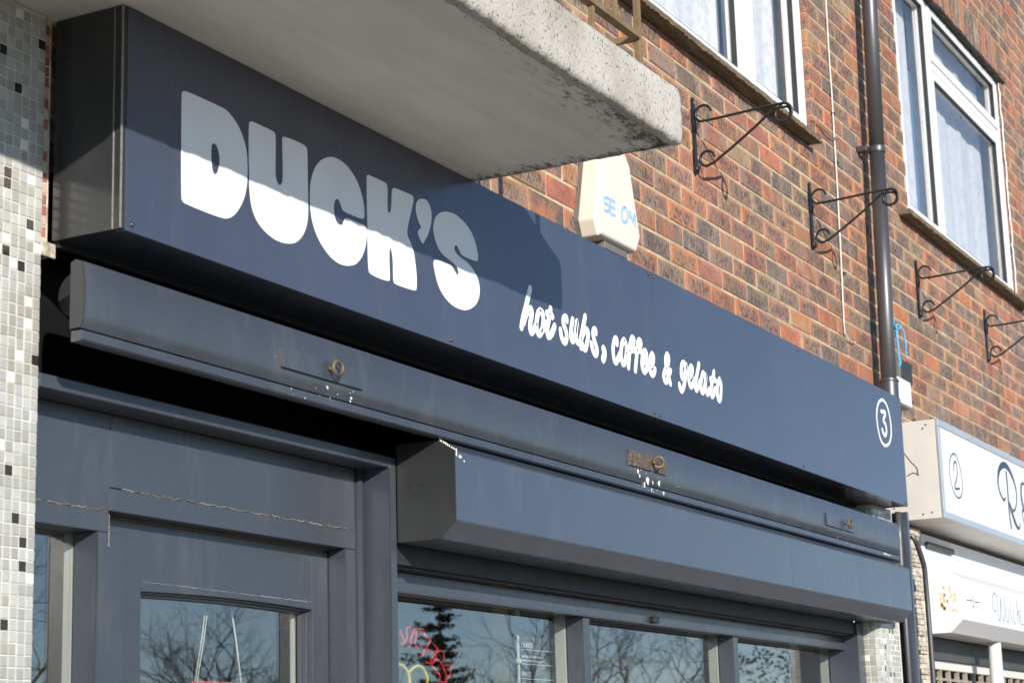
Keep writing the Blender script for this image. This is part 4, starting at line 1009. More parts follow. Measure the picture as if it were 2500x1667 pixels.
# ================================================================ ROLLER SHUTTER BOX
sh = thing('shutter_box', 'navy metal roller shutter housing above the shop window', 'shutter box', (3.2, 0.08, -0.485))
BXA, BXB = 1.30, 5.125
prof2 = [(0.050, -0.2365), (0.000, -0.268), (0.000, -0.443), (0.046, -0.485), (0.170, -0.485), (0.170, -0.2365)]
def seg_profile(mb, x0, x1, prof): mb.extrude_x(prof, x0, x1)
b_ = MB(); b_.extrude_x(prof2, BXA + 0.0025, 3.6995); b_.build('housing', M['navy_metal'], sh, 0.003)
b_ = MB(); b_.extrude_x(prof2, 3.7005, BXB); b_.build('housing', M['navy_metal'], sh, 0.003)
e = [(y - (0.0006 if y < .1 else 0), z) for y, z in prof2]
MB().extrude_x(e, BXA - 0.001, BXA + 0.002).build('end_cap', M['side_shade_navy'], sh, 0.0012)
b_ = MB()
for (x, z, rx, rz) in ((1.306, -.276, .004, .006), (1.325, -.281, .009, .004), (1.345, -.290, .004, .003)): blob(b_, x, -0.0008, z, rx, rz)
for t in range(9):
    f = t / 8; blob(b_, 1.3025 + rg.uniform(0, .005), 0.049 - .046 * f - .003, -0.2375 - 0.030 * f + .001, .004, .004)
b_.build('chipped_paint', M['droppings'], sh, kind='stuff')
for (y, z) in ((0.132, -.345), (0.095, -.345), (0.118, -.372)):
    mb = MB().tube([(BXA - .0005, y, z), (BXA - .003, y, z)], 0.003, 8); mb.build('rivet', M['screw'], sh)
# shutter curtain: its bottom slat just shows under the housing
sl = MB(); z = -0.490
sl.box(1.2955, 4.91, 0.1845, 0.239, -0.5345, -0.40)
sl.build('shutter_slat', M['navy_dark'], sh, 0.002)

# ================================================================ SHOPFRONT
sf = thing('shopfront', 'dark navy painted timber shopfront with glazed door, sidelight and three-pane window', 'shopfront', (2.5, 0.25, GZ))
NW = M['navy_wood']
def part(name, parent, mat, *boxes, bevel=0.0015):
    mb = MB()
    for b in boxes: mb.box(*b)
    return mb.build(name, mat, parent, bevel)
part('surround_head', sf, NW, (-0.0327, 1.2628, 0.1685, 0.249, -0.2995, -0.2714), bevel=0.0025)
part('surround_post', sf, NW, (1.2638, 1.2949, 0.1685, 0.2857, GZ, -0.2714), bevel=0.0025)
part('over_panel', sf, NW, (0.2827, 1.2291, 0.25, 0.301, -0.4529, -0.3), bevel=0.001)
part('over_panel', sf, NW, (-0.147, 0.2816, 0.2503, 0.301, -0.5023, -0.3), bevel=0.001)
MB().tube([(1.2454, 0.2505, -0.3), (1.2454, 0.2505, GZ)], 0.0125, 14).build('corner_bead', M['bead_gloss'], sf)
part('corner_stile', sf, NW, (1.2296, 1.2633, 0.2536, 0.3112, GZ, -0.3))
part('door_head', sf, NW, (0.2827, 1.2291, 0.2495, 0.301, -0.5018, -0.4544), bevel=0.002)
part('sidelight_head', sf, NW, (-0.147, 0.2816, 0.2508, 0.3132, -0.5472, -0.5038), bevel=0.002)
part('sidelight_stile', sf, NW, (0.2465, 0.3372, 0.2512, 0.3132, GZ, -0.5474), bevel=0.002)
part('door_jamb', sf, NW, (1.1843, 1.2291, 0.2508, 0.3417, GZ, -0.502), bevel=0.002)
# pale ragged seams where the paint has cracked along the joints
rg = random.Random(41); b_ = MB()
def seam(mb, x0, z0, x1, z1, y, n, amp, r=0.0009):
    i = 0
    while i < n:
        k = rg.randint(3, 9); pts = []
        for q in range(i, min(n, i + k) + 1):
            t = q / n
            pts.append((x0 + (x1 - x0) * t + (rg.uniform(-amp, amp) if x0 == x1 else 0), y, z0 + (z1 - z0) * t + (rg.uniform(-amp, amp) if x0 != x1 else 0)))
        if len(pts) > 1: mb.tube(pts, r * rg.uniform(.35, 1.25), 4, smooth=False)
        i += k + (rg.randint(0, 1) if rg.random() < .3 else 0)
bare = simple('bare_wood_seam', (0.36, 0.32, 0.26), 0.9, 0, 0.3, 90, 0.4)
seam(b_, 0.322, -0.4536, 1.2281, -0.4536, 0.2499, 150, 0.0016, 0.0010)
seam(b_, 0.03, -0.5031, 0.276, -0.5031, 0.2506, 40, 0.0018, 0.0011)
seam(b_, 0.2822, -0.5094, 0.2822, -0.5757, 0.2508, 20, 0.0006, 0.0007)
b_.build('cracked_seam', bare, sf, kind='stuff')
# sidelight glass and lit white frame behind it
part('sidelight_pane', sf, M['glass'], (-0.147, 0.2567, 0.3142, 0.3183, GZ + .3, -0.5298), bevel=0)
part('inner_frame', sf, M['white_frame'], (0.249, 0.324, 0.3193, 0.3417, GZ, -0.54))
# thin gloss tubes added along the arrises to give sun highlights
for i, (x, y, zt) in enumerate(((0.2473, 0.2518, -0.5482), (1.2646, 0.1693, -0.3015), (1.2288, 0.251, -0.5033), (1.263, 0.2541, -0.3015), (1.1861, 0.2516, -0.5038))):
    MB().tube([(x, y, zt), (x, y, GZ)], .0019, 8).build('highlight_tube', M['bead_gloss'], sf)
# door leaf
door = MB().box(0.3408, 0.4519, 0.301, 0.3468, GZ + .02, -0.5074).build('door', NW, sf, 0.0015)
part('door_stile', door, NW, (1.1109, 1.1817, 0.301, 0.3468, GZ + .02, -0.5074))
b_ = MB(); vs = []; n = 24
DX0, DX1 = 0.4524, 1.1104
def arch(t): return -0.6537 + 0.0062 * math.sin(math.pi * t) ** 0.8
for i in range(n + 1):
    x = DX0 + (DX1 - DX0) * i / n; zb = arch(i / n)
    vs += [(x, 0.3013, -0.5074), (x, 0.3013, zb), (x, 0.3468, zb), (x, 0.3468, -0.5074)]
fs = []
for i in range(n):
    for j in range(4): fs.append((i * 4 + j, i * 4 + (j + 1) % 4, (i + 1) * 4 + (j + 1) % 4, (i + 1) * 4 + j))
fs += [(0, 1, 2, 3), (n * 4 + 3, n * 4 + 2, n * 4 + 1, n * 4)]
b_.add(vs, fs).build('top_rail', NW, door, 0.0015)
b_ = MB()
for (d, y0, y1) in ((0.0, 0.3132, 0.3264), (0.006, 0.3264, 0.3356)):
    vs = []
    for i in range(n + 1):
        x = DX0 + (DX1 - DX0) * i / n; zb = arch(i / n) - 0.0002
        vs += [(x, y0, zb), (x, y0, zb - .004 - d), (x, y1, zb - .004 - d), (x, y1, zb)]
    b_.add(vs, fs)
b_.box(0.4524, 0.4585, 0.3132, 0.3356, GZ + .3, -0.6572); b_.box(1.1033, 1.1104, 0.3132, 0.3356, GZ + .3, -0.6603)
b_.box(1.0956, 1.1033, 0.3264, 0.3356, GZ + .3, -0.6644)
b_.build('glazing_bead', M['bead_gloss'], door, 0.001)
part('pane', door, M['glass'], (0.4524, 1.1109, 0.3361, 0.3402, GZ + .3, -0.6318), bevel=0)
part('inner_edge', door, M['white_frame'], (1.0976, 1.1109, 0.3479, 0.358, GZ + .3, -0.6522))
b_ = MB(); seam(b_, 0.4565, -0.6318, 1.1068, -0.6353, 0.3010, 90, 0.0009, 0.0007); b_.build('cracked_seam', bare, door, kind='stuff')
MB().tube([(1.1833, 0.301, -0.5054), (1.1833, 0.301, GZ)], .0028, 6).build('door_gap', M['gasket'], door)
# window: head, mullions, panes
part('window_head', sf, NW, (1.2955, 4.9140, 0.240, 0.296, -0.594, -0.5415), bevel=0.002)
part('head_bead', sf, NW, (1.2955, 4.9140, 0.2300, 0.2395, -0.5965, -0.5915), bevel=0.0015)
part('shutter_guide_head', sf, M['navy_dark'], (1.2955, 4.9140, 0.200, 0.2390, -0.541, -0.535))
for xm in (2.497, 3.716):
    o = part('mullion', sf, NW, (xm, xm + 0.041, 0.2405, 0.300, GZ, -0.597), bevel=0.002)
    part('inner_edge', o, M['white_frame'], (xm - 0.002, xm + 0.043, 0.3055, 0.340, GZ, -0.56))
o = part('end_jamb', sf, NW, (4.915, 4.9885, 0.172, 0.300, GZ, -0.4865), bevel=0.003)
part('inner_edge', o, M['white_frame'], (4.925, 4.985, 0.3055, 0.345, GZ, -0.56))
MB().tube([(5.018, .192, -.49), (5.018, .192, GZ)], .006, 8).build('shutter_guide', M['navy_dark'], sf)
for (a, b) in ((1.2955, 2.4965), (2.5385, 3.7155), (3.7575, 4.9145)):
    part('window_pane', sf, M['glass'], (a, b, 0.3005, 0.3050, GZ + .6, -0.56), bevel=0)
# little latch on the head
o = MB().box(2.985, 3.03, 0.222, 0.240, -0.588, -0.568).build('latch', M['black_iron'], sf, 0.003)

# interior room
room = MB()
room.box(-0.25, 5.30, 3.6, 3.62, GZ, -0.30); room.box(-0.27, -0.25, 0.33, 3.62, GZ, -0.30)
room.box(-0.25, 5.30, 0.345, 3.62, -0.36, -0.34)
meta(room.build('interior_walls', M['room_wall']), kind='structure')
meta(MB().box(5.12, 5.14, 0.345, 3.6, GZ, -0.36).build('interior_side_wall', M['room_wall']), kind='structure')
b_ = MB()
for i in range(10): b_.box(5.113, 5.1195, 0.55 + i * .32, 0.556 + i * .32, GZ, -0.36)
for i in range(6): b_.box(5.113, 5.1195, 0.345, 3.6, -0.60 - i * .32, -0.594 - i * .32)
meta(b_.build('wall_panel_joint', M['room_dark']), kind='structure')
meta(MB().box(-0.25, 5.3, 0.33, 3.62, GZ - .02, GZ + .02).build('interior_floor', M['room_dark']), kind='structure')
meta(MB().box(2.9, 3.72, 0.42, 1.9, -0.78, -0.361).build('bulkhead', M['room_dark']), kind='structure')
yb = thing('yellow_post', 'narrow yellow post inside the shop behind the middle window pane', 'post', (2.86, 0.8, GZ))
MB().box(2.84, 2.875, 0.7, 0.74, GZ, -0.361).build('shaft', M['neon_yellow'], yb)
for i, (x, w) in enumerate(((1.72, .12), (1.90, .16), (2.10, .17))):
    o = MB().box(x, x + w, 0.95, 0.97, -0.62, -0.47).build('red_wall_panel', M['red_board'])
    meta(o, ('smallest', 'middle', 'largest')[i] + ' of three dark red panels hanging inside the shop window top', 'panel', 'red panels inside the shop')

# menu plate on wires
mn = thing('menu_plate', 'clear acrylic menu plate with white printed lines hanging on wires in the window', 'menu', (2.41, 0.36, -1.0))
MB().box(2.292, 2.540, 0.357, 0.360, -1.05, -0.655).build('plate', M['acrylic'], mn, 0.0008)
MB().box(2.288, 2.292, 0.355, 0.362, -1.05, -0.655).box(2.540, 2.543, 0.355, 0.362, -1.05, -0.66).build('plate_edge', M['string'], mn)
for x in (2.284, 2.548):
    MB().tube([(x, .3585, -0.37), (x, .3585, -1.2)], 0.0010, 6).build('wire', M['steel'], mn)
    MB().tube([(x, .3585, -0.555), (x, .3585, -0.600)], 0.010, 12).build('ceiling_fixing', M['steel'], mn)
    MB().tube([(x, .350, -0.730), (x, .3625, -0.730)], 0.0085, 12).build('clamp', M['string'], mn)
LW = M['string']
def txt(s, z, size, x=2.306, sx=0.72): text_mesh('menu_text', s, size, LW, mn, (x, 0.3562, z), sx)
txt('CHURROS', -0.6895, 0.0215)
txt('MINI CHURROS, TOSSED IN CINNAMON SUGAR AND', -0.7185, 0.0095, sx=.62); txt('SERVED WITH CHOCOLATE AND CARAMEL SAUCES', -0.7305, 0.0095, sx=.62)
txt('WAFFLES', -0.7735, 0.0200); txt('BERRY', -0.8000, 0.0130); txt('NUTELLA', -0.8240, 0.0130); txt('ALL SERVED WITH CREAM', -0.8480, 0.0130); txt('GELATO', -0.8950, 0.0200)
b_ = MB()
for z in (-0.695, -0.737, -0.780, -0.806, -0.830, -0.855, -0.901): b_.box(2.306, 2.528, 0.3560, 0.3566, z - .0008, z + .0008)
b_.build('rule_line', LW, mn)

# neon lettering in the window
ne = thing('neon_sign', 'unlit red neon lettering curving over a yellow neon shape in the shop window', 'neon sign', (1.7, 0.36, -0.9))
for st_ in NEON_RED:
    q = crom(st_, 5); MB().tube([(a, 0.352 + .003 * math.sin(i * .5), b) for i, (a, b) in enumerate(q)], 0.0032, 10).build('red_tube', M['neon_red'], ne)
for st_ in NEON_YEL:
    q = crom(st_ , 5); q2 = q + [(q[-1][0], q[-1][1] - .12)]
    MB().tube([(a, 0.358, b) for a, b in q2], 0.0042, 10).build('yellow_tube', M['neon_yellow'], ne)
q = crom([(1.60, -0.63), (1.66, -0.638), (1.72, -0.655), (1.78, -0.69), (1.84, -0.74), (1.88, -0.80)], 6)
MB().tube([(a, .362, b) for a, b in q], 0.0009, 5).build('support_wire', M['steel'], ne)

# card hanging on strings behind the door glass
hc = thing('hanging_card', 'red card hung on two white strings behind the door glass', 'card', (0.76, 0.33, -1.0))
MB().box(0.738, 0.980, 0.3805, 0.3825, -1.00, -0.829).build('card', M['card_red'], hc)
for (a, b) in (((0.795, -0.632), (0.749, -0.830)), ((0.804, -0.632), (0.754, -0.841)), ((0.880, -0.632), (0.926, -0.830)), ((0.882, -0.632), (0.931, -0.841))):
    MB().tube([(a[0], .3795, a[1]), ((a[0] + b[0]) / 2 + .002, .3795, (a[1] + b[1]) / 2), (b[0], .3795, b[1])], 0.0016, 6).build('string', M['string'], hc)

# ================================================================ TILED PIERS
TP = 0.02225; TS = 0.0196
TCOL = [(0.36, 0.36, 0.33), (0.41, 0.415, 0.40), (0.47, 0.475, 0.455), (0.78, 0.76, 0.68), (0.035, 0.03, 0.024)]
def tile_col(rg, warm=False):
    if warm: return rg.choice([(0.45, 0.16, 0.11), (0.62, 0.40, 0.30), (0.60, 0.55, 0.45), (0.35, 0.12, 0.09)])
    r = rg.random()
    if r < 0.042: return TCOL[4]
    if r < 0.10: return TCOL[3]
    c = TCOL[0] if r < .45 else (TCOL[1] if r < .78 else TCOL[2])
    f = rg.uniform(.94, 1.06); return tuple(v * f for v in c)
def tile_mesh():
    s = TS; b = 0.0012
    vs = [(0, .004, 0), (s, .004, 0), (s, .004, s), (0, .004, s), (0, .0008, 0), (s, .0008, 0), (s, .0008, s), (0, .0008, s), (b, 0, b), (s - b, 0, b), (s - b, 0, s - b), (b, 0, s - b)]
    fs = [(8, 9, 10, 11)]
    for k in range(4):
        l = (k + 1) % 4; fs += [(4 + k, 4 + l, 8 + l, 8 + k), (k, l, 4 + l, 4 + k)]
    me = bpy.data.meshes.new('tile'); me.from_pydata(vs, [], fs); me.materials.append(M['tile'])
    bm = bmesh.new(); bm.from_mesh(me); bmesh.ops.recalc_face_normals(bm, faces=bm.faces); bm.to_mesh(me); bm.free()
    return me
TM = tile_mesh()
def tiles(parent, spots, nsingle, rg):
    """spots: (x, y, z, angle about z, warm) nearest first"""
    field = MB(); cols = []
    for i, (x, y, z, a, warm) in enumerate(spots):
        c = tile_col(rg, warm)
        x += rg.uniform(-.0007, .0007); z += rg.uniform(-.0008, .0008)
        if i < nsingle:
            o = link('tile', TM, parent, (x, y, z)); o.rotation_euler[2] = a; o.color = (*c, 1)
        else:
            ca, sa = math.cos(a), math.sin(a)
            field.add([(x + v.co.x * ca - v.co.y * sa, y + v.co.x * sa + v.co.y * ca, z + v.co.z) for v in TM.vertices], [tuple(p.vertices) for p in TM.polygons])
            cols.append(c)
    if cols:
        org = spots[-1][:3]
        fv = field.v; ff = field.f
        me = bpy.data.meshes.new('tile_field'); me.from_pydata([(p[0] - org[0], p[1] - org[1], p[2] - org[2]) for p in fv], [], ff)
        me.materials.append(M['tile_attr'])
        at = me.color_attributes.new('tilecol', 'FLOAT_COLOR', 'CORNER')
        npf = sum(len(p.vertices) for p in TM.polygons); arr = []
        for c in cols: arr += [c[0], c[1], c[2], 1.0] * npf
        at.data.foreach_set('color', arr)
        o = link('tile_field', me, parent, org); o['kind'] = 'stuff'

pl = thing('tiled_pier', 'pale mosaic tiled pier at the left edge, beside the door', 'tiled pier', (-0.3, 0.3, GZ))
MB().box(-0.62, -0.0335, 0.1722, 0.60, GZ, 0.4615).build('grout', M['grout'], pl, 0.002)
MB().box(-0.0335, -0.0005, 0.186, 0.60, -0.035, 0.4615).build('edge_mortar', M['rubble'], pl)
sp = []
rg = random.Random(13)
z = GZ + 0.01; zs = []
while z < 0.44: zs.append(z); z += TP
xs_ = [-0.0335 - TP * (i + 1) + 0.0018 for i in range(26)]
for z in zs:
    for i, x in enumerate(xs_): sp.append((x, 0.1705, z, 0.0, False))
for z in zs:
    if z > -0.02: sp.append((-0.0262, 0.1845, z, 0.0, True))
def keyt(s):
    v = in_frame(s[0] + .01, s[1], s[2] + .01, 1.03)
    return (0 if v else 1, (Vector(s[:3]) - Vector(CAMPOS)).length)
sp.sort(key=keyt)
tiles(pl, sp, 296, rg)
MB().box(-0.033, 0.010, 0.172, 0.1775, -0.036, -0.006).build('broken_mortar', M['rubble'], pl, 0.002)

pr_ = thing('tiled_pier', 'rounded mosaic tiled pier right of the shop window, half under the shutter box', 'tiled pier', (5.1, 0.2, GZ))
RC = 0.030; PX0, PXF, PY = 4.992, 5.262, 0.1015
MB().extrude_y([], 0, 0) if False else None
path = []
s_ = 0.0
def pier_at(s):
    """point and angle along the pier's plan: left face, rounded corner, front face"""
    l1 = 0.2 - (PY + RC); arc = RC * math.pi / 2
    if s < l1: return (PX0, 0.2 - s, -math.pi / 2)
    if s < l1 + arc:
        a = (s - l1) / RC
        return (PX0 + RC - RC * math.cos(a), PY + RC - RC * math.sin(a), -math.pi / 2 + a)
    return (PX0 + RC + (s - l1 - arc), PY, 0.0)
prof_xy = [pier_at(s * 0.004)[:2] for s in range(int(0.2 / .004))]
b_ = MB(); pts = [p for p in prof_xy if p[0] < PXF]; pts += [(PXF, PY), (PXF, 0.21), (PX0, 0.21)]
nn = len(pts); cx = sum(p[0] for p in pts) / nn; cy = sum(p[1] for p in pts) / nn
def inset(p): 
    d = Vector((cx - p[0], cy - p[1])).normalized() * .0018; return (p[0] + d.x, p[1] + d.y)
pts = [inset(p) for p in pts]
vs = [(x, y, GZ) for x, y in pts] + [(x, y, 0.0) for x, y in pts]
b_.add(vs, [(i, (i + 1) % nn, (i + 1) % nn + nn, i + nn) for i in range(nn)]); b_.add(vs, [tuple(range(nn)), tuple(range(nn, 2 * nn))])
b_.build('grout', M['grout'], pr_)
sp = []
for z in [z for z in zs if z < -0.02]:
    s_ = 0.004
    while True:
        x, y, a = pier_at(s_); xm, ym, am = pier_at(s_ + TS / 2)
        if x > PXF - TS: break
        sp.append((xm - math.cos(am) * TS / 2, ym - math.sin(am) * TS / 2, z, am, False))
        s_ += TP
sp.sort(key=lambda s: (0 if (in_frame(*s[:3], 1.02) and (s[2] < -.47 or s[2] > -0.10)) else 1, (Vector(s[:3]) - Vector(CAMPOS)).length))
tiles(pr_, sp, 190, random.Random(14))

# ================================================================ ALARM BOX
al = thing('alarm_box', 'cream alarm box with faded blue letters under the slab corner', 'alarm box', (2.61, 0.16, 0.573))
fr_ = [(2.467, .574), (2.742, .576), (2.776, .628), (2.713, .866), (2.655, .925), (2.565, .925), (2.507, .866), (2.444, .624)]
b_ = MB(); cxz = (2.61, .74)
vs = []; n = 8
for (sc, y) in ((1.0, .186), (1.0, .132), (0.965, .1195), (0.93, .1180)):
    vs += [(cxz[0] + (x - cxz[0]) * sc, y, cxz[1] + (z - cxz[1]) * sc) for x, z in fr_]
fs = []
for r in range(3):
    for i in range(n): fs.append((r * n + i, r * n + (i + 1) % n, (r + 1) * n + (i + 1) % n, (r + 1) * n + i))
fs.append(tuple(3 * n + i for i in range(n))); fs.append(tuple(range(n))[::-1])
b_.add(vs, fs); b_.build('cover', M['alarm'], al, 0.007)
MB().extrude_y([(cxz[0] + (x - cxz[0]) * .985, cxz[1] + (z - cxz[1]) * .985) for x, z in fr_], .186, .2).build('back_plate', M['alarm_grey'], al)
MB().box(2.53, 2.70, .135, .19, .548, .573).build('strobe', M['alarm_grey'], al, 0.003)
for st_ in SEOM:
    b_ = MB(); stroke(b_, st_, .1181, .0062, .0008); b_.build('faded_letter', M['pale_blue'], al)

# ================================================================ HANGING BASKET BRACKETS
def bracket(x, label):
    t = thing('basket_bracket', label, 'wall bracket', (x, 0.2, 1.045), 'black iron hanging basket brackets on the brick wall')
    pl_ = [(x - .012, 1.335 - .01), (x - .006, 1.335), (x + .006, 1.335), (x + .012, 1.325), (x + .012, 1.055), (x + .005, 1.042), (x - .005, 1.042), (x - .012, 1.055)]
    MB().extrude_y(pl_, .190, .1965).build('wall_plate', M['black_iron'], t)
    r = 0.0052
    def circ(cy, cz, rad, a0, a1, n=14): return [(cy + rad * math.cos(a0 + (a1 - a0) * i / n), cz + rad * math.sin(a0 + (a1 - a0) * i / n)) for i in range(n + 1)]
    P = math.pi
    top = circ(.155, 1.268, .031, P * 0.95, -P * 0.35, 18)
    top += [(.130, 1.2395), (.05, 1.2425), (-.05, 1.2475), (-.125, 1.2500)]
    top += circ(-.148, 1.216, .034, P * .5, P * 1.9, 18)
    MB().tube([(x, a, b) for a, b in top], r, 8).build('top_arm', M['black_iron'], t)
    low = circ(.150, 1.098, .028, P * 0.98, -P * .45, 18)
    low += [(.125, 1.079), (.05, 1.125), (-.04, 1.184), (-.112, 1.238)]
    low += circ(-.146, 1.214, .029, P * .72, P * 2.5, 20)
    MB().tube([(x + .006, a, b) for a, b in low], r, 8).build('lower_arm', M['black_iron'], t)
    MB().tube([(x, .188, 1.20), (x, .182, 1.24), (x, .184, 1.268)], .004, 6).build('stay', M['black_iron'], t)
    MB().tube([(x + .004, .188, 1.05), (x + .004, .181, 1.075), (x + .004, .178, 1.10)], .004, 6).build('stay', M['black_iron'], t)
    for z in (1.315, 1.065): screw(x, z, .1905, .006, t, M['rust'])
    return t
bk0 = bracket(3.472, 'black iron bracket nearest the balcony slab, just below the left window sill')
for dx, lb in ((4.729 - 3.472, 'black iron bracket whose scroll crosses the downpipe'),
               (6.262 - 3.472, 'black iron bracket under the right window sill, first right of the downpipe'),
               (7.528 - 3.472, 'black iron bracket at the right edge of the photo, cut off by the frame')):
    c = copy_tree(bk0); c.location = Vector(bk0.location) + Vector((dx, 0, 0)); c['label'] = lb

# ================================================================ DOWNPIPE, CABLES, SMALL BOXES
dp = thing('downpipe', 'black plastic downpipe running down the brick wall behind the sign end', 'downpipe', (5.42, 0.12, 0.3))
def px_(z): return 5.432 + (z - 0.60) * 0.064
MB().tube([(px_(z), .122, z) for z in (0.30, 1.0, 1.66)], .0345, 28).build('pipe', M['black_pvc'], dp)
MB().tube([(px_(z), .122, z) for z in (1.66, 2.5, 4.3)], .0345, 28).build('pipe', M['black_pvc'], dp)
MB().tube([(px_(z), .122, z) for z in (.505, .515, .522, .585, .592, .600)], .0405, 28).build('socket', M['black_pvc'], dp, .002)
MB().tube([(px_(.6), .122, .585), (px_(.6), .122, .592)], .0435, 28).build('socket_rim', M['black_pvc'], dp)
b_ = MB().tube([(px_(1.668), .122, 1.660), (px_(1.668), .122, 1.690)], .0385, 28)
b_.build('clip_band', M['black_pvc'], dp, .002)
MB().box(px_(1.67) - .065, px_(1.67) - .02, .150, .198, 1.662, 1.688).build('clip_lug', M['black_pvc'], dp, .003)

cb = thing('wall_cable', 'thin pale cable clipped straight down the brick wall left of the downpipe', 'cable', (5.1, .19, .74))
MB().tube([(5.135, .192, 4.3), (5.118, .192, 2.6), (5.112, .191, 2.284), (5.107, .192, 1.95), (5.104, .190, 1.839), (5.100, .192, 1.441), (5.083, .191, 1.1), (5.066, .192, .80), (5.065, .191, .752),
           (5.085, .189, .737), (5.13, .188, .727), (5.175, .187, .727), (5.20, .187, .738)], .0034, 8).build('lead', M['cable'], cb)
for z in (1.745, 1.52, 1.02): MB().box(5.100, 5.122, .184, .199, z, z + .008).build('cable_clip', M['black_box'], cb, .002)
cw = thing('loose_wire', 'short brown wire leading from the window frame to the pale cable', 'wire', (4.98, .19, 1.63))
MB().tube([(4.835, .196, 1.646), (4.93, .188, 1.630), (5.02, .186, 1.622), (5.10, .184, 1.628), (5.145, .186, 1.640)], .0030, 7).build('strand', M['copper'], cw)

rp = thing('blue_rope', 'blue rope hanging and knotted beside the black downpipe', 'rope', (5.6, .13, .68))
MB().tube([(5.635, .150, 1.62), (5.632, .150, 1.44), (5.628, .150, 1.21), (5.640, .148, .98), (5.655, .146, .905), (5.65, .142, .83)], .0026, 6).build('strand', M['rope'], rp)
MB().tube([(5.645, .14, .880), (5.665, .132, .893), (5.69, .13, .887), (5.665, .127, .872), (5.64, .135, .872), (5.66, .14, .89), (5.70, .135, .893), (5.745, .132, .875), (5.765, .132, .82), (5.760, .132, .79)], .0048, 8).build('knot', M['rope'], rp)
MB().tube([(5.655, .138, .875), (5.645, .135, .83), (5.655, .135, .78), (5.650, .135, .745), (5.655, .13, .715), (5.625, .128, .690)], .0052, 8).build('tail', M['rope'], rp)
for k in range(3): MB().tube([(5.760, .132, .795), (5.752 + .01 * k, .130, .768)], .0022, 5).build('frayed_end', M['rope'], rp)

jb = thing('junction_box', 'white plastic junction box on the bricks right of the downpipe foot', 'junction box', (5.72, .16, .525))
MB().box(5.610, 5.805, .132, .198, .527, .646).build('lid', M['grey_pvc'], jb, .006)
MB().box(5.605, 5.800, .140, .199, .519, .527).build('base', M['alarm_grey'], jb, .002)
bb = thing('black_terminal_box', 'small black box on the bricks just above the white junction box', 'terminal box', (5.8, .17, .66))
MB().box(5.725, 5.930, .158, .199, .655, .755).build('body', M['black_box'], bb, .004)
MB().box(5.700, 5.725, .150, .199, .650, .765).build('gland_plate', M['alarm_grey'], bb, .003)
for z in (.735, .69): MB().tube([(5.697, .175, z), (5.7005, .175, z)], .010, 12).build('gland_hole', M['gasket'], bb)
for (x, z, lb) in ((5.99, .585, 'black cable clip right of the white junction box'), (6.02, .50, 'black cable clip below the white junction box'), (6.26, .478, 'black cable clip in the mortar above the neighbouring sign')):
    o = MB().box(x, x + .03, .185, .199, z, z + .015).build('cable_clip', M['black_box'], None, .004); meta(o, lb, 'cable clip', 'small black clips in the mortar')

# dark service pipes and cover strip right of the shopfront
vp = thing('service_pipe', 'black painted pipe with spatters beside the right end of the sign', 'pipe', (5.3, .08, GZ))
MB().tube([(5.300, .085, -0.004), (5.296, .085, -.12), (5.292, .085, -.24), (5.296, .085, -.5), (5.296, .085, GZ)], .0135, 14).build('barrel', M['black_pvc'], vp)
cs = thing('cover_strip', 'tall dark blue cover strip closing the right end of the shopfront', 'cover strip', (5.32, .1, GZ))
MB().box(5.318, 5.338, .050, .24, GZ, -0.004).build('board', M['navy_metal'], cs, .002)
MB().box(5.262, 5.318, .190, .25, GZ, -0.004).build('return', M['charcoal'], cs)
bp2 = thing('bent_pipe', 'thin black bent conduit beside the white neighbouring shopfront', 'conduit', (5.5, .05, GZ))
MB().tube([(5.40, .13, -.085), (5.405, .06, -.10), (5.425, .05, -.125), (5.470, .05, -.168), (5.512, .05, -.212), (5.522, .05, -.235), (5.528, .05, -.42), (5.53, .05, -.61), (5.53, .05, GZ)], .0115, 12).build('tube', M['black_pvc'], bp2)
pp = thing('party_pier', 'narrow broken rendered pier between the navy and the white shopfront', 'pier', (5.62, .2, GZ))
MB().box(5.339, 5.60, .17, .30, GZ, -0.02).build('dark_gap_fill', M['charcoal'], pp)  # dark box in place of the black gap, shade put into its colour
rg = random.Random(3); b_ = MB(); z = -0.95
vsL = []
while z < -0.06:
    hgt = rg.uniform(.014, .026); w = rg.uniform(.10, .14)
    b_.box(5.60 + rg.uniform(-.012, .012), 5.60 + w, .118 + rg.uniform(-.006, .006), .17, z, z + hgt - .002); z += hgt
b_.build('broken_edge', M['rubble'], pp, .002, kind='stuff')
MB().box(5.62, 5.90, .165, .30, GZ, -0.02).build('render', M['rubble'], pp)

# ================================================================ NEIGHBOURING SHOP (number 2)
ns = thing('neighbour_sign', 'white illuminated style box sign with number 2 and dark script', 'sign', (7.2, .1, -.005))
NX, NY, NZ0, NZ1 = 5.602, -0.030, -0.007, 0.432
MB().box(NX + .014, 10.5, NY + .012, .28, NZ0 + .004, NZ1 - .004).build('box_body', M['nsign_end'], ns, .002)
MB().box(NX, NX + .0135, NY + .010, .28, NZ0, NZ1).build('end_panel', M['nsign_end'], ns, .002)
MB().box(NX + .030, 10.4, NY + .001, NY + .0115, NZ0 + .030, NZ1 - .030).build('face', M['nsign_white'], ns)
MB().box(NX, 10.5, NY - .004, NY + .0095, NZ1 - .030, NZ1).build('trim_top', M['nsign_trim'], ns, .002)
MB().box(NX, 10.5, NY - .004, NY + .0095, NZ0, NZ0 + .030).build('trim_bottom', M['nsign_trim'], ns, .002)
MB().box(NX - .001, NX + .030, NY - .004, NY + .0095, NZ0 + .0302, NZ1 - .0302).build('trim_side', M['nsign_trim'], ns, .002)
b_ = MB(); stroke(b_, TWO, NY + .0008, .0052, .001); b_.build('number', M['ink'], ns)
b_ = MB(); stroke(b_, RING2, NY + .0008, .0040, .001, closed=True); b_.build('number_ring', M['ink'], ns)
wd = [.8, 1.0, 1.0, 1.0]
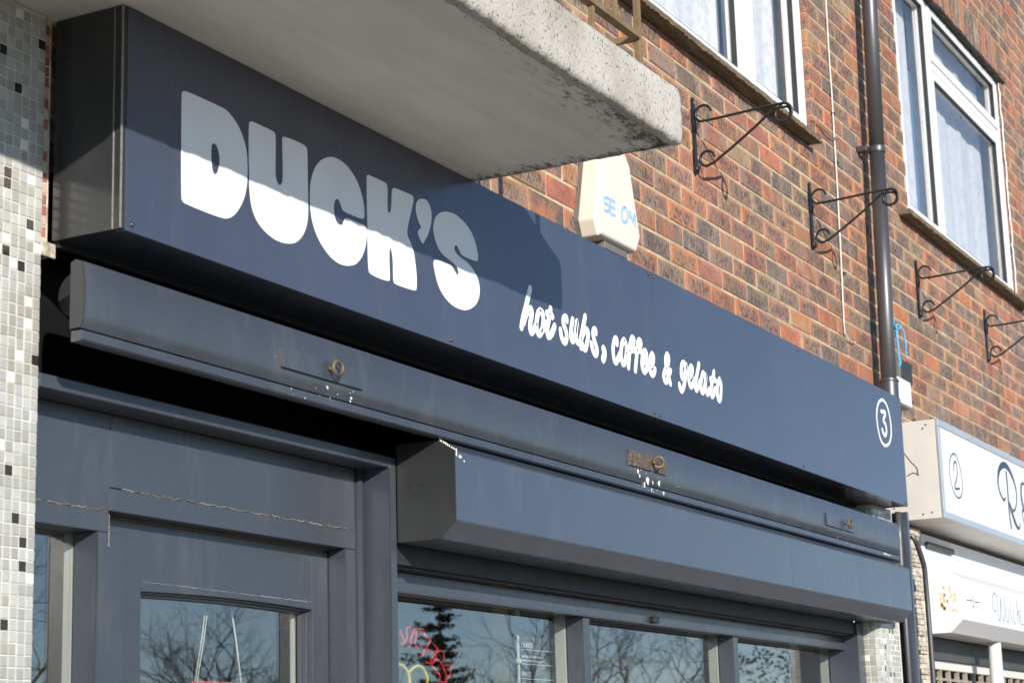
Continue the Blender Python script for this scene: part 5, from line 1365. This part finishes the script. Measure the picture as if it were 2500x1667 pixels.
for i, st_ in enumerate(RLET):
    b_ = MB(); stroke(b_, st_, NY + .0008, .0125, .001, widths=(lambda t: 1.0 if i == 0 else .55 + .8 * math.sin(math.pi * min(1, t * 1.15)) ** 2)); b_.build('script_stroke', M['ink'], ns)
for (y, z) in ((.02, .41), (.035, .395), (.02, .02), (.06, .015), (.19, .05), (.19, -.0), (.2, .40)):
    mb = MB().tube([(NX - .0004, y, z), (NX - .003, y, z)], .0035, 8); mb.build('screw', M['screw'], ns)
hk = thing('wire_hook', 'small bent wire sticking out between the two shop signs', 'wire', (5.4, .03, .16))
MB().tube([(5.23, .02, .236), (5.31, .02, .212), (5.412, .02, .192), (5.420, .02, .165)], .0028, 6).tube([(5.43, .02, .163), (5.39, .02, .166), (5.34, .02, .163), (5.26, .02, .140)], .0028, 6).build('wire', M['rust'], hk)

nb = thing('neighbour_shutter_box', 'white shutter housing of the neighbouring shop with thin dark script', 'shutter box', (7.5, .1, -.49))
NBX = 5.896
p3 = [(0.060, -0.205), (0.000, -0.248), (0.000, -0.431), (0.060, -0.487), (0.200, -0.487), (0.200, -0.205)]
MB().extrude_x(p3, NBX + .002, 10.5).build('housing', M['nsign_white'], nb, .002)
MB().extrude_x([(y - (.0008 if y < .1 else 0), z) for y, z in p3], NBX - .001, NBX + .002).build('end_cap', M['nsign_white'], nb, .001)
MB().box(NBX, 10.5, .1605, .21, -.2045, -.035).build('upper_board', M['nsign_white'], nb)
MB().box(5.93, 6.36, .140, .160, -.095, -.068).build('dark_batten', M['charcoal'], nb, .004)
for st_ in WATCH: b_ = MB(); stroke(b_, st_, -.0002, .0026, .0007); b_.build('script_stroke', M['ink'], nb)
for st_ in ORN: b_ = MB(); stroke(b_, st_, -.0002, .0024, .0007); b_.build('ornament', M['ink'], nb)
rg = random.Random(2); b_ = MB()
for i in range(30):
    yy = rg.uniform(.02, .10); zz = rg.uniform(-.40, -.28); n_ = 7; q0 = len(b_.v); s_ = rg.uniform(.003, .009)
    vs = [(NBX - .0016, yy + s_ * math.cos(6.28 * k / n_) * rg.uniform(.5, 1.2), zz + 1.6 * s_ * math.sin(6.28 * k / n_) * rg.uniform(.5, 1.2)) for k in range(n_)]
    b_.add(vs, [tuple(range(n_))])
b_.build('peeling_patch', simple('ochre_stain', (0.66, 0.52, 0.33), 0.7), nb, kind='stuff')
nf = thing('neighbour_shopfront', 'grey framed neighbouring shopfront with rusty security grille and white post', 'shopfront', (7.5, .25, GZ))
MB().box(5.905, 10.5, .215, .24, -.585, -.489).build('head_board', M['charcoal'], nf)
MB().box(5.905, 10.5, .235, .262, -.628, -.586).build('grille_head', M['nsign_end'], nf, .002)
x = 6.02
while x < 9.5:
    MB().box(x, x + .026, .240, .258, -1.6, -.6285).build('grille_bar', M['grille'], nf); x += .148
for z in (-.665, -.76, -.855):
    MB().box(5.905, 9.5, .244, .254, z - .012, z).build('grille_rail', M['grille'], nf)
MB().tube([(6.80, .10, -.487), (6.795, .10, GZ)], .032, 20).build('white_post', M['nsign_white'], nf)
MB().box(5.9, 10.5, .45, .47, GZ, -.40).build('dark_window', M['room_dark'], nf)
# party wall behind the signs, closing the building
meta(MB().box(-3, 12, 0.62, 0.72, -0.30, 0.19).build('wall_core', M['charcoal']), kind='structure')
meta(MB().box(-3, -0.62, 0.25, 0.60, GZ, 0.46).build('left_wall', M['charcoal']), kind='structure')

meta(MB().box(-3.0, 5.3, 0.30, 0.36, -0.30, 0.198).build('wall_behind_sign', M['gap_shade']), kind='structure')
